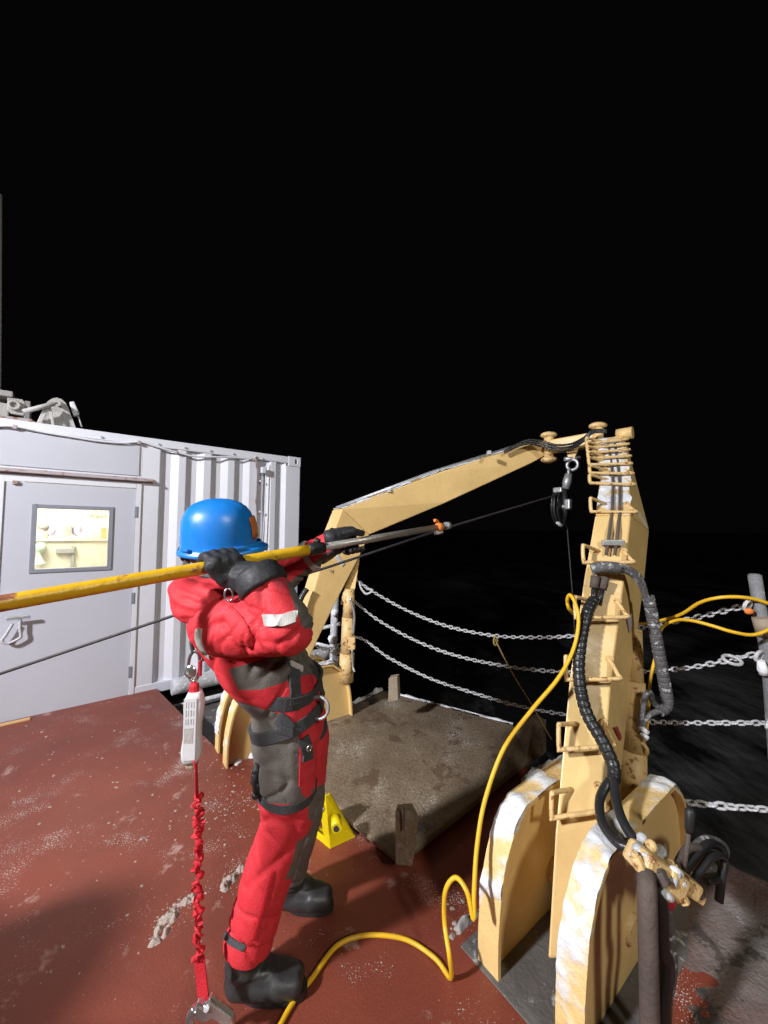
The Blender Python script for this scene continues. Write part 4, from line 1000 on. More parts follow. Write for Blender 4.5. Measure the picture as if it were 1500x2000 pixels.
def belt(c, nrm, wid, name, m, th=.006, lift=.006, n=48, ref=V((1, 0, 0)), maxr=.4, gap=None):
    nrm = V(nrm).normalized(); x = (ref - nrm * ref.dot(nrm)).normalized(); y = nrm.cross(x); P = []; rr_ = []
    for k in range(n):
        a = 2 * math.pi * k / n; d = x * math.cos(a) + y * math.sin(a); o_ = V(c); far = 0
        h = bvh.ray_cast(o_, d); rr_.append((h[3] if h[0] is not None else .1))
    rr_ = [min(r_, maxr) for r_ in rr_]
    for _ in range(4): rr_ = [(rr_[i - 1] + 2 * rr_[i] + rr_[(i + 1) % n]) / 4 for i in range(n)]
    rings = []
    for k in range(n):
        a = 2 * math.pi * k / n; d = x * math.cos(a) + y * math.sin(a); p = V(c) + d * (rr_[k] + lift)
        rings.append([p - nrm * wid / 2 - d * .006, p + nrm * wid / 2 - d * .006, p + nrm * wid / 2 + d * th, p - nrm * wid / 2 + d * th])
    return MB().loft(rings, False, True, False, True).build(name, m, ps, .0015, 1)
tdir = (J['wst'] - J['pel']).normalized()
belt(at(558, 1324, 1.465), tdir + V((.24, 0, 0)), .048, 'waist_belt', M['web'], .006, .002, maxr=.175)
belt(at(562, 1405, 1.40), V((-.30, 0, 1)), .040, 'thigh_strap', M['web'], .005, .003, maxr=.14)
belt(at(592, 1412, 1.56), V((-.15, 0, 1)), .040, 'thigh_strap', M['web'], .005, .003, maxr=.14)
belt(at(562, 1545, 1.385), V((.05, .0, 1)), .030, 'knee_hem', M['web'], .003, .001, maxr=.105)
strap([(519, 1209), (535, 1213), (552, 1212), (578, 1204)], .034, 'reflective_band', M['reflect'], .003, .007)
belt(J['elf'].lerp(J['wrf'], .35), J['wrf'] - J['elf'], .024, 'reflective_band', M['reflect'], .003, .004, maxr=.085)
strap([(572, 1290), (574, 1320), (576, 1350), (577, 1375)], .042, 'chest_strap', M['web'], .005)
strap([(609, 1300), (614, 1312), (622, 1330), (630, 1362)], .045, 'chest_strap', M['web'], .005)
strap([(543, 1400), (558, 1412), (566, 1424)], .042, 'hip_strap', M['web'], .005)
strap([(390, 1228), (388, 1245), (393, 1262), (403, 1276), (411, 1282)], .022, 'reflective_band', M['reflect'], .003)
strap([(590, 1440), (597, 1462), (598, 1484)], .040, 'tool_tag', M['web'], .006, .008)
strap([(437, 1850 - 28), (452, 1838), (478, 1852)], .018, 'ankle_tab', M['web'], .003)
strap([(534, 1700), (515, 1765), (494, 1835)], .010, 'leg_seam', M['redweb'], .004, .001)
strap([(446, 1182), (466, 1200), (484, 1226), (494, 1262)], .007, 'arm_seam', M['redweb'], .003, .001)
strap([(586, 1425), (588, 1470), (586, 1535)], .010, 'leg_seam', M['redweb'], .004, .001)
def hitp(px, py):
    h = bvh.ray_cast(EYE, ray(px, py).normalized()); return h[0], h[1]
p, n_ = hitp(598, 1456)
if p: MB().torus(p + n_ * .018, .009, .003, n_, 16, 6).build('tag_eyelet', M['chrome'], ps)
p, n_ = hitp(575, 1305)
if p: MB().box(p + n_ * .012, .055, .012, .022, ((V((1, 0, 0)) - n_ * n_.x).normalized(), n_, UP)).build('chest_buckle', M['reflect'], ps, .004)
p, n_ = hitp(560, 1424)
if p: MB().box(p + n_ * .014, .05, .010, .03, ((V((1, 0, -.4)) - n_ * n_.dot(V((1, 0, -.4)))).normalized(), n_, UP)).build('thigh_buckle', M['web'], ps, .004)
dp = at(617, 1384, 1.30); p, n_ = hitp(612, 1384)
if p is not None: dp = p + n_ * .022
MB().torus(dp, .036, .0055, V((-.25, -1, .15)), 28, 8).build('side_ring', M['galv'], ps)
MB().tube([dp + V((-.035, 0, .02)), dp + V((-.06, .02, .01))], .018, 10, flat=.4).build('ring_tab', M['web'], ps)
# dark gear hanging behind the near thigh
kp, kn = hitp(507, 1530)
if kp is not None:
    mb = MB()
    for i in range(6):
        q = kp + V((-.016 + .004 * random.uniform(-1, 1), .01, .035 - i * .016)); mb.ball(q, .012 + .004 * random.random(), 8)
    mb.tube([kp + V((-.012, .01, .06)), kp + V((-.018, 0, .0)), kp + V((-.010, .01, -.05))], .009, 8)
    mb.build('tool_pouch', M['black'], ps)
# boots
def boot(ank, toe_dir, sole_z, name, lens, shaft):
    t_ = V(toe_dir).normalized(); s_ = t_.cross(UP); base = V((ank.x, ank.y, sole_z)); k = lens / .29
    b = MB()
    b.caps(shaft, V((ank.x, ank.y, sole_z + .13)), .068, .066)
    b.caps(V((ank.x, ank.y, sole_z + .13)), base + t_ * -.015 * k + UP * .058, .066, .058)
    for o_ in (-.016, .016):
        b.caps(base - t_ * .02 * k + UP * .052 + s_ * o_, base + t_ * .12 * k + UP * .050 + s_ * o_ * 1.3, .045, .041)
        b.caps(base + t_ * .02 * k + UP * .090, base + t_ * .13 * k + UP * .054 + s_ * o_, .050, .038)
        b.caps(base + t_ * .12 * k + UP * .052 + s_ * o_ * 1.3, base + t_ * .175 * k + UP * .046 + s_ * o_, .043, .037)
    me = remesh(b, .0065, 8, .5)
    for v in me.vertices:
        f = noise.noise(v.co * 16); v.co += v.normal * (.003 * f + (.004 * math.sin(v.co.z * 130 + 3 * f) if v.co.z > sole_z + .1 else 0))
        if v.co.z < sole_z + .012: v.co.z = sole_z + .012 + (v.co.z - sole_z - .012) * .1
    o = link_mesh(me, name, M['boot'], ps)
    out = []
    for i in range(26):
        a = 2 * math.pi * i / 26; c_, q = math.cos(a), math.sin(a)
        L_ = (.150 if c_ > 0 else .085) * k; cx_ = .075 * k
        wv = .047 + .006 * c_
        out.append(base + t_ * (cx_ + L_ * (abs(c_) ** .8) * (1 if c_ > 0 else -1)) + s_ * wv * (abs(q) ** .8) * (1 if q > 0 else -1))
    MB().prism(out, UP * .028).build('boot_sole', M['black'], ps, .004)
boot(at(480, 1862, 1.435), (1, .02, 0), fl(500, 1958).z, 'boot', .285, J['ann'] + (J['knn'] - J['ann']).normalized() * .10)
af = at(567, 1716, 1.755); boot(af, (.95, -.06, 0), 0.0, 'boot', .250, J['anf'] + (J['knf'] - J['anf']).normalized() * .12)
# hood and collar
hd = MB()
hc_ = at(396, 1162, 1.42)
for i in range(7):
    a = i / 6
    q = at(386 + 62 * a, 1148 + 15 * math.sin(a * 3.1) + 8 * a, 1.40 + .0 * a)
    for oy in (-.13, -.06, 0, .06, .13): hd.ball(q + V((0, oy * (1 - .2 * (1 - a)), 0)), .047 + .020 * math.sin(a * 3.1), 12)
hd.caps(at(372, 1142, 1.36), at(440, 1150, 1.30), .03, .030); hd.caps(at(380, 1180, 1.38), at(440, 1183, 1.31), .034, .034)
hm = remesh(hd, .0075, 6, .5)
for v in hm.vertices:
    p = v.co; f = (1 - abs(noise.noise(V((p.x * 9 + p.z * 7, p.y * 6, p.z * 24))))) ** 2 - .5
    v.co = p + v.normal * (.013 * f + .004 * noise.noise(p * 30))
hm.attributes.new('grey_panel', 'FLOAT', 'POINT').data.foreach_set('value', [-5.0] * len(hm.vertices))
link_mesh(hm, 'hood', M['suit'], ps)
# head
HC = at(432, 1078, 1.415)
hx = V((.97, .20, .10)).normalized(); hz_ = V((-.06, -.14, 1)); hz_ = (hz_ - hx * hz_.dot(hx)).normalized(); hy = hz_.cross(hx)
def hl(a, b, c): return HC + hx * a + hy * b + hz_ * c
hm = MB(); rings = []
for i in range(1, 30):
    ph = -math.pi / 2 + math.pi * i / 30; row = []
    for k in range(40):
        a = 2 * math.pi * k / 40; x_ = math.cos(ph) * math.cos(a); y_ = math.cos(ph) * math.sin(a); z_ = math.sin(ph)
        X = .098 * x_; Y_ = .077 * y_; Z = .118 * z_
        if x_ > 0:
            X -= .018 * math.exp(-((Z + .0) / .022) ** 2) * math.exp(-((abs(Y_) - .032) / .018) ** 2) * (x_ > .3)
            X += .030 * math.exp(-((Z + .028) / .020) ** 2) * math.exp(-(Y_ / .013) ** 2)
            X += .012 * math.exp(-((Z + .010) / .02) ** 2) * math.exp(-(Y_ / .010) ** 2)
            X += .007 * math.exp(-((Z + .060) / .007) ** 2) * math.exp(-(Y_ / .022) ** 2) + .006 * math.exp(-((Z + .071) / .006) ** 2) * math.exp(-(Y_ / .02) ** 2)
            X += .010 * math.exp(-((Z + .095) / .016) ** 2) * math.exp(-(Y_ / .025) ** 2)
            if Z < -.03: Y_ *= 1 - .22 * min(1, (-.03 - Z) / .08)
        row.append(hl(X, Y_, Z))
    rings.append(row)
hm.loft(rings, True, True, True).build('head', M['skin'], ps)
for s_ in (-1, 1):
    e_ = MB().ball(hl(.080, .031 * s_, .0), .0125, 12).build('eye', M['white'], ps); MB().ball(hl(.0905, .031 * s_, .0), .0045, 8).build('pupil', M['darkfill'], ps)
    MB().ball(hl(-.005, .079 * s_, -.015), .03, 10, (.7, .35, 1.1), (hx, hy, hz_)).build('ear', M['skin'], ps)
bal = MB(); rr = []                                # balaclava: open at the face
for i in range(16):
    z_ = -.125 + .20 * i / 15; row = []
    for k in range(31):
        a = R(62) + R(236) * k / 30
        rr_ = 1.10 * math.sqrt(max(.15, 1 - (max(-.09, z_) / .128) ** 2)); 
        row.append(hl(.100 * rr_ * math.cos(a), .080 * rr_ * math.sin(a), z_))
    rr.append(row)
bal.loft(rr, False, False, True); bo = bal.build('balaclava', M['green'], ps); sm_ = bo.modifiers.new('s', 'SOLIDIFY'); sm_.thickness = .006
ck = MB()
ck.tube(catmull([J['nek'] + V((-.01, 0, -.02)), hl(-.01, 0, -.10)], 1) if False else [J['nek'] + V((-.02, 0, -.05)), J['nek'] + V((0, 0, .03)), hl(0, 0, -.125), hl(.004, 0, -.085)], [.095, .092, .088, .082], 20)
ck.build('neck_gaiter', M['blackcloth'], ps)
gm = MB(); gm.tube([hl(.088 * math.cos(R(a)) * 1.18, .072 * math.sin(R(a)) * 1.2, .005) for a in range(-70, 71, 10)], .020, 10, flat=1); gm.build('goggles', M['black'], ps)
MB().tube([hl(.09 * math.cos(R(a)) * 1.12, .075 * math.sin(R(a)) * 1.12, -.045) for a in range(-75, 76, 10)], .016, 10).build('face_mask', M['blackcloth'], ps)
for i in range(1):
    mb = MB(); mb.caps(at(352, 1078, 1.36), at(372, 1096, 1.37), .012, .010); mb.caps(at(352, 1072, 1.36), at(357, 1092, 1.36), .008, .007); mb.caps(at(360, 1082, 1.36), at(385, 1100, 1.38), .010, .012)
    mb.build('helmet_strap', M['black'], ps)
# helmet
HM = at(430, 1066, 1.405); kx = V((.98, .12, .035)).normalized(); kz = V((-.035, -.17, 1)); kz = (kz - kx * kz.dot(kx)).normalized(); ky = kz.cross(kx)
def kl(a, b, c): return HM + kx * a + ky * b + kz * c
rings = []; NA = 64
prof = [(1.075, -.020), (1.090, -.016), (1.085, -.008), (1.02, -.002), (1.0, .004), (.992, .02), (.985, .045), (.965, .07), (.925, .095), (.855, .118), (.75, .137), (.61, .151), (.45, .160), (.27, .166), (.10, .168)]
for f, z_ in prof:
    row = []
    for k in range(NA):
        a = 2 * math.pi * k / NA; c_, s_ = math.cos(a), math.sin(a)
        A_ = .134 if c_ < 0 else .130; b_ = .110
        x_, y_ = A_ * c_ * f, b_ * s_ * f; zz = z_
        fr_ = max(0, c_ - .25) / .75
        if z_ < .0: x_ += .028 * fr_ ** .7 * (1 if c_ > .25 else 0); zz += .004 * fr_ - .004 * (1 - abs(c_))
        # raised crown ridges
        if z_ > .02: 
            g1 = math.exp(-(y_ / .026) ** 4); zz += .0045 * g1 * min(1, (z_ - .02) / .06)
            g2 = math.exp(-((abs(y_) - .055) / .006) ** 2); zz += .003 * g2 * min(1, (z_ - .02) / .06)
        row.append(kl(x_, y_, zz))
    rings.append(row)
inner = [[p - (p - HM).normalized() * .004 for p in r] for r in rings]
hh_ = MB().loft(rings, False, True, True); hh_.add(rings[-1], [tuple(range(NA))], True); hh_.loft([rings[0], [p - kz * .001 + (HM - p) * .06 for p in rings[0]], [HM + (p - HM) * .86 + kz * .03 for p in rings[0]]], False, True, True)
helm = hh_.build('helmet', M['helmet'], ps)
for ang in (-52, -90, -128, 52, 128):
    a = R(ang); p = kl(.139 * math.cos(a) * 1.03, .112 * math.sin(a) * 1.03, .006); ra_ = V((p - HM)).normalized()
    tn = (ky * math.cos(a) - kx * math.sin(a)).normalized()
    MB().box(p, .042, .014, .012, (tn, ra_, kz)).build('helmet_lug', M['helmet'], helm, .004)
pq = [kl(.139 * f * math.cos(R(a)), .112 * f * math.sin(R(a)), z_) for a, f, z_ in []]
st_ = MB(); rr = []
for z_, f in ((.030, .990), (.05, .984), (.07, .967), (.09, .937), (.105, .902)):
    rr.append([kl(.134 * f * math.cos(R(a)) * 1.006, .112 * f * math.sin(R(a)) * 1.006, z_ + (.0045 * math.exp(-((.112 * f * math.sin(R(a))) / .026) ** 4) * min(1, (z_ - .02) / .06))) + kx * .0015 for a in range(-22, 23, 4)])
so = st_.loft(rr, False, False, True).build('helmet_sticker', M['sticker'], helm); so.modifiers.new('s', 'SOLIDIFY').thickness = .001
# gloves
def fing(mb, pts, r): 
    P = [V(p) for p in pts]
    for i in range(len(P) - 1): mb.caps(P[i], P[i + 1], r * (1 - .06 * i), r * (1 - .06 * (i + 1)), 12)
pw = V((.62, -.78, 0)); pw = (pw - pdir * pw.dot(pdir)).normalized(); pv = pdir.cross(pw); pv = pv if pv.z > 0 else -pv
G = pp_(430)
gm = MB()
def gl_(s, a, b): return G + pdir * s + pw * a + pv * b
for i, s in enumerate((-.043, -.018, .008, .033)):
    L_ = (.9, 1.0, 1.02, .95)[i]
    fing(gm, [gl_(s + .012, .042, -.012), gl_(s + .004, .040, .026 * L_), gl_(s, .012, .043 * L_), gl_(s - .003, -.020, .036 * L_), gl_(s - .004, -.034, .010)], .0165)
wr = J['wrn']
for s in (-.030, .0, .030): gm.caps(gl_(s, .044, .008), gl_(s * .8 + .035, .040, -.038), .030, .036)
gm.caps(gl_(.03, .040, -.035), wr + (wr - J['eln']).normalized() * .015, .046, .056)
fing(gm, [gl_(.055, .030, -.025), gl_(.066, .008, -.034), gl_(.060, -.018, -.030), gl_(.052, -.030, -.015)], .018)
me = remesh(gm, .0045, 5, .5)
for v in me.vertices:
    p = v.co; v.co = p + v.normal * (.005 * ((1 - abs(noise.noise(V((p.x * 14, p.y * 10, p.z * 26))))) ** 2 - .5) + .0015 * noise.noise(p * 60))
link_mesh(me, 'glove', M['blackcloth'], ps)
cf = MB(); fd = (J['wrn'] - J['eln']).normalized(); tr = []
for i in range(7): tr.append(J['wrn'] + fd * (-.018 + .012 * i))
cf.tube(tr, [.074, .080, .076, .078, .070, .070, .058], 20).build('glove_cuff', M['blackcloth'], ps)
bp_ = gl_(.075, .085, -.052)
MB().torus(bp_, .020, .005, pw + V((0, -.3, .2)), 20, 8, 1.25, pdir + V((0, 0, -.5))).build('glove_buckle', M['galv'], ps)
MB().tube(catmull([gl_(.02, .085, -.045), gl_(.075, .083, -.050), gl_(.115, .06, -.06)], 5), .012, 10, flat=.4).build('glove_strap', M['web'], ps)
MB().torus(at(447, 1162, 1.19), .012, .0035, V((.3, -1, 0)), 18, 6, 1.6, V((.2, 0, -1))).build('hood_clip', M['chrome'], ps)
G = pp_(688); gm = MB()
for i, s in enumerate((-.028, -.006, .016, .036)):
    fing(gm, [gl_(s, -.036, .030), gl_(s + .006, -.046, .0), gl_(s + .008, -.034, -.034), gl_(s + .008, -.004, -.040), gl_(s + .006, .012, -.032)], .0150)
for s in (-.028, 0, .026): gm.caps(gl_(s, -.038, .038), gl_(s - .05, -.036, .030), .027, .030)
fing(gm, [gl_(-.03, -.02, .040), gl_(.005, -.008, .042), gl_(.040, -.006, .036), gl_(.062, -.010, .030)], .0170)
gm.caps(gl_(-.05, -.036, .028), J['wrf'] + V((.01, 0, 0)), .034, .046)
me = remesh(gm, .0045, 5, .5)
for v in me.vertices:
    p = v.co; v.co = p + v.normal * (.004 * ((1 - abs(noise.noise(V((p.x * 26, p.y * 10, p.z * 14))))) ** 2 - .5))
link_mesh(me, 'glove', M['blackcloth'], ps)
fd = (J['wrf'] - J['elf']).normalized()
MB().tube([J['wrf'] + fd * (-.01 + .012 * i) for i in range(5)], [.056, .059, .054, .056, .046], 18).build('glove_cuff', M['blackcloth'], ps)

# ------------------------------------------------------------------ safety lanyard
ly = thing('safety_lanyard', 'red webbing lanyard with white shock pack hanging from the harness to deck', 'lanyard', tuple(fl(408, 1990)))
MB().tube(catmull(pY([(376, 1232, 1.36), (374, 1255, 1.36), (378, 1276, 1.36)]), 5), .007, 8).build('tether', M['web'], ly)
MB().tube(catmull(pY([(386, 1232, 1.37), (391, 1262, 1.37), (400, 1290, 1.37)]), 5), .007, 8).build('tether', M['web'], ly)
LY = 1.36
MB().tube(catmull(pY([(372, 1280, LY), (368, 1300, LY), (370, 1322, LY), (378, 1330, LY), (386, 1322, LY), (390, 1300, LY), (388, 1278, LY), (380, 1272, LY)]), 5, True), .006, 8, closed=True).build('snap_hook', M['chrome'], ly)
MB().ball(at(372, 1312, LY - .01), .022, 12, (1, .35, 1.1)).build('hook_body', M['chrome'], ly)
MB().box(at(391, 1305, LY - .005), .011, .012, .055).build('hook_gate', M['redpaint'], ly, .003)
MB().box(at(379, 1346, LY), .034, .026, .048).build('webbing_loop', M['redweb'], ly, .012)
xx = V((.985, .17, 0)); pc = at(379, 1418, LY)
pk = MB(); rr = []
for i in range(15):
    a = i / 14; z_ = .118 - .236 * a; wv = .030 + .003 * math.sin(a * 9) - (.009 * (1 - min(1, a * 8)) + .006 * (1 - min(1, (1 - a) * 9)))
    row = []
    for k in range(16):
        b = 2 * math.pi * k / 16; c_, s_ = math.cos(b), math.sin(b)
        row.append(pc + xx * (wv * (abs(c_) ** .5) * (1 if c_ > 0 else -1) + -.006 * a) + xx.cross(UP) * (.021 * (abs(s_) ** .6) * (1 if s_ > 0 else -1)) + UP * z_)
    rr.append(row)
pk.loft(rr, True, True, True).build('shock_pack', M['white'], ly)
fwd = xx.cross(UP) * 1.0; fwd = fwd if fwd.y < 0 else -fwd
MB().box(pc + fwd * .0228 - xx * .008, .040, .002, .205, (xx, fwd, UP)).build('label_sheet', M['white'], ly)
for i, (x_, w_) in enumerate(((-.020, .002), (-.013, .0015), (-.004, .003), (.004, .0015))):
    for j in range(3): MB().box(pc + fwd * .0242 + xx * x_ + UP * (.082 - j * .028), w_, .0008, .018 + .004 * ((i + j) % 2), (xx, fwd, UP)).build('print_line', M['grey'], ly)
MB().box(pc + fwd * .0242 - xx * .010 - UP * .02, .028, .0008, .05, (xx, fwd, UP)).build('print_block', M['roofgear'], ly)
MB().box(pc - UP * .126 - xx * .004, .034, .03, .03).build('pack_end', M['wood'], ly, .008)
wb = pY([(381, 1478, 1.355), (383, 1500, 1.352), (385, 1556, 1.345)])
MB().tube(wb, [.018, .008, .008], 8, flat=.5).build('webbing', M['redweb'], ly)
tw = MB(); P = catmull(pY([(385, 1555, 1.345), (388, 1620, 1.34), (386, 1700, 1.335), (388, 1780, 1.325), (388, 1872, 1.31)]), 44); rr = []
for i, p in enumerate(P):
    n1 = noise.noise(V((i * .16, 0, 0))); n2 = noise.noise(V((i * .21, 3, 4)))
    a = i * .27 + 2.2 * n1; pu = .72 + .22 * math.sin(i * .9 + 2 * n2) + .45 * n2
    p = p + V((.006 * math.sin(a * 1.3) + .003 * n2, .004 * math.cos(a), 0)); row = []
    for k in range(14):
        b = 2 * math.pi * k / 14; c_, s_ = math.cos(b), math.sin(b)
        x_ = .0185 * pu * math.copysign(abs(c_) ** .7, c_); y_ = .0060 * s_ + .006 * math.sin(3 * b + i * .5)
        row.append(p + V((x_ * math.cos(a) - y_ * math.sin(a), (x_ * math.sin(a) + y_ * math.cos(a)) * .8, .006 * math.sin(b + i * .8))))
    rr.append(row)
tw.loft(rr, True, True, True).build('gathered_webbing', M['redweb'], ly)
ribP = catmull(pY([(388, 1868, 1.31), (392, 1910, 1.30), (397, 1955, 1.285)]), 6)
rings = [[p + V((-.0165, 0, -.0)), p + V((.0165, .002, 0)), p + V((.0165, .007, 0)), p + V((-.0165, .005, 0))] for p in ribP]
MB().loft(rings, True, True, False).build('webbing', M['redweb'], ly)
hk = thing('deck_hook', 'large shiny steel hook on the deck below the red lanyard', 'hook', tuple(fl(412, 1995)))
hY = 1.255
MB().tube(catmull(pY([(382, 1968, hY), (372, 1985, hY), (372, 2015, hY), (390, 2030, hY), (420, 2022, hY), (446, 2005, hY)]), 6), .012, 12).build('hook_bow', M['chrome'], hk)
MB().prism(pY([(383, 1962, hY - .01), (398, 1972, hY - .01), (408, 1952, hY - .01), (422, 1966, hY - .01), (452, 1990, hY - .01), (458, 2006, hY - .01), (440, 2010, hY - .01), (414, 1992, hY - .01), (398, 2000, hY - .01), (378, 1994, hY - .01)]), (0, .022, .004)).build('hook_body', M['chrome'], hk, .006, 3)
MB().cyl(at(403, 1970, hY - .016), at(403, 1970, hY + .02), .008, 12).build('rivet', M['galv'], hk)

# ------------------------------------------------------------------ rusty hatch cover with its brackets
ht = thing('hatch_cover', 'rusty weathered steel hatch cover lying tilted on the red deck', 'hatch cover', tuple(fl(793, 1690)))
T = [fl(664, 1587, .075), fl(782, 1684, .045), fl(1058, 1466, .042), fl(1002, 1414, .055), fl(745, 1347, .075), fl(520, 1455, .08)]
hb = MB(); rr = []
for i in range(41):
    a = i / 40; row = []
    e0 = T[5].lerp(T[4], a)
    k2 = min(1, a * 1.25)
    e1 = T[0].lerp(T[3], a)
    e2 = T[0].lerp(T[1], a / .30) if a < .30 else T[1].lerp(T[2], min(1, (a - .30) / .62)) if a < .92 else T[2].lerp(T[3], (a - .92) / .08)
    for k in range(41):
        b = k / 40
        q = e0.lerp(e1, b / .6) if b < .6 else e1.lerp(e2, (b - .6) / .4)
        if 0 < i < 40 and 0 < k < 40: q = q + UP * (.012 * math.sin(math.pi * a) * math.sin(math.pi * b) + .005 * noise.noise(q * 5) + .002 * noise.noise(q * 17))
        row.append(q)
    rr.append(row)
hb.loft(rr, False, False, True)
rim = rr[0] + [x[-1] for x in rr[1:]] + rr[-1][::-1][1:] + [x[0] for x in rr[::-1][1:-1]]
rim = [p for i, p in enumerate(rim) if (p - rim[i - 1]).length > 1e-4]
cen = sum(rim, V()) / len(rim)
hb.loft([rim, [p - UP * .022 + (cen - p) * .004 for p in rim], [p - UP * .028 + (cen - p) * .05 for p in rim]], False, True, False)
hb.build('cover_plate', M['hatch'], ht)
MB().box(cen - UP * .045, .8, .45, .03, (NV, DV, UP)).build('under_frame', M['hatch'], ht)
MB().prism([p for p in [fl(998, 1428, .055), fl(1040, 1400, .21), fl(1062, 1412, .21), fl(1062, 1474, .03), fl(1020, 1500, .03)]], V((.04, .05, 0))).build('end_bracket', M['hatch'], ht, .004)
vb_ = [at(772, 1690, 1.84), at(772, 1585, 1.86), at(802, 1583, 1.86), at(815, 1610, 1.84), at(805, 1692, 1.82)]
MB().prism(vb_, V((.012, .05, 0))).build('side_bracket', M['hatch'], ht, .003)
MB().box(at(789, 1600, 1.828), .006, .012, .10).build('bracket_slot', M['darkfill'], ht)
pk_ = [at(758, 1372, 3.10), at(759, 1325, 3.12), at(776, 1322, 3.12), at(778, 1368, 3.10)]
MB().prism(pk_, V((.02, .07, 0))).build('corner_post', M['wood'], ht, .005)
p = fl(822, 1614, .10); MB().cyl(p, p + V((.0, -.012, .004)), .014, 12).build('dark_hole_disc', M['darkfill'], ht)  # near-black disc painted in as the shade of a hole in the plate
sm = MB(); rr = []
for i in range(60):
    a = i / 59; p = T[5].lerp(T[4], .25 + .75 * a); row = []
    for k in range(7):
        q = p + (T[4] - T[5]).cross(UP).normalized() * (.025 * (k / 6 * 2 - 1)); row.append(q + UP * (.002 + .035 * (1 - (k / 6 * 2 - 1) ** 2) * (.35 + noise.noise(q * 9) + .5 * noise.noise(q * 28))))
    rr.append(row)
s_ = sm.loft(rr, False, False, True).build('snow_crust', M['ice'], ht); s_['kind'] = 'stuff'
sm = MB(); rr = []
for i in range(70):
    a = i / 69; p = T[4].lerp(T[3], .1 + .9 * a); row = []
    for k in range(7):
        q = p + (T[3] - T[4]).cross(UP).normalized() * (.02 * (k / 6 * 2 - 1)); row.append(q + UP * (.0 + .022 * (1 - (k / 6 * 2 - 1) ** 2) * (.15 + noise.noise(q * 9) + .5 * noise.noise(q * 28))))
    rr.append(row)
s_ = sm.loft(rr, False, False, True).build('snow_crust', M['ice'], ht); s_['kind'] = 'stuff'
# bright yellow foot under its near corner
yf = thing('support_foot', 'bright lemon yellow steel foot under the hatch cover corner', 'support foot', tuple(fl(645, 1660)))
fc, fl_l, fr_ = fl(645, 1659), fl(604, 1626), fl(694, 1636)
tpc = V((-.285, 2.045, .27)); tpl = tpc + V((-.045, .035, 0)); tpr = tpc + V((.02, .02, 0))
def bar(a, b, w_, th_, nrm): 
    t_ = (b - a).normalized(); n_ = V(nrm); n_ = (n_ - t_ * n_.dot(t_)).normalized(); s_ = t_.cross(n_)
    return [a - s_ * w_ / 2, a + s_ * w_ / 2, b + s_ * w_ / 2, b - s_ * w_ / 2], n_ * th_
nl_ = (fl_l - fc).cross(UP).normalized(); nl_ = nl_ if nl_.dot(EYE - fc) > 0 else -nl_
a, b, c_, d_ = fc, fl_l, tpl, tpc                     # left face with its triangular opening
i1, i2, i3 = a.lerp(b, .30) + UP * .035, a.lerp(b, .85) + UP * .035, a.lerp(b, .42) + UP * .105
fm = MB()
fcs = [a, b, c_, d_]; inn = [i1, i2, i2.lerp(i3, .6), i3]
vs = fcs + inn; back_ = [p - nl_ * .010 for p in vs]
F = [(0, 1, 5, 4), (1, 2, 6, 5), (2, 3, 7, 6), (3, 0, 4, 7)]
fm.add(vs, F); fm.add(back_, F); o8 = [(4, 5), (5, 6), (6, 7), (7, 4), (0, 1), (1, 2), (2, 3), (3, 0)]
fm.add(vs + back_, [(p, q, q + 8, p + 8) for p, q in o8])
fm.build('side_plate', M['lemon'], yf, .003)
MB().prism([fc, fr_, tpr, tpc], V((.0, .012, 0))).build('front_plate', M['lemon'], yf, .004)
MB().prism([fc, fl_l, fl_l.lerp(fr_, .5) + V((0, .08, 0)), fr_], (0, 0, .012)).build('foot_plate', M['lemon'], yf, .003)
kp_ = at(655, 1607, 1.985); MB().tube([kp_ + V((0, .03, 0)), kp_ + V((.01, -.03, -.005))], .026, 16).build('tube_stub', M['lemon'], yf)
MB().cyl(kp_ + V((.0102, -.0302, -.005)), kp_ + V((.0106, -.0315, -.005)), .016, 14).build('bore', M['darkfill'], yf)
ps_ = [on_plane(px, py, fc, fl_l, tpl) for px, py in ((620, 1570), (628, 1562), (634, 1580), (626, 1588))]
MB().prism([p + nl_ * .002 for p in ps_], nl_ * .002).build('sticker', M['grey'], yf)

# ------------------------------------------------------------------ rail posts and chains
lk = MB(); lk.tube([V((.0185 * math.copysign(abs(math.cos(a)) ** .8, math.cos(a)),   .0085 * math.sin(a), 0)) for a in [2 * math.pi * k / 10 for k in range(10)]], .0046, 5, closed=True)
link_me = lk.build('link', M['frost']); LM = link_me.data; bpy.data.objects.remove(link_me)
M['frosty_y'] = mat('yellow_frosted_link', (.62, .52, .22), .6, frost=.3, fs=40, bump=.4)
def chain(name, label, pts, pitch=.0295, scale=1.0, group=None, pend=()):
    P = catmull([at(*q) for q in pts], 60); th = thing(name, label, 'chain', tuple(P[0]), group)
    s = 0; nxt = 0; k = 0
    for i in range(1, len(P)):
        d = (P[i] - P[i - 1]).length
        while s + d >= nxt:
            t_ = (nxt - s) / d; p = P[i - 1].lerp(P[i], t_); x = (P[i] - P[i - 1]).normalized()
            up = UP if k % 2 else x.cross(UP).normalized()
            z = (up - x * up.dot(x)).normalized(); z = (z + .25 * random.uniform(-1, 1) * x.cross(z)).normalized(); y = z.cross(x)
            o = bpy.data.objects.new('link', LM); COL.objects.link(o); o.parent = th
            f = scale * random.uniform(.97, 1.05)
            o.matrix_local = Matrix.Translation(p - P[0]) @ (Matrix((x * f, y * f * random.uniform(1, 1.25), z * f * random.uniform(1, 1.3))).transposed()).to_4x4()
            nxt += pitch * scale; k += 1
        s += d
    return th
G1 = 'frosted safety chains along the deck edge'
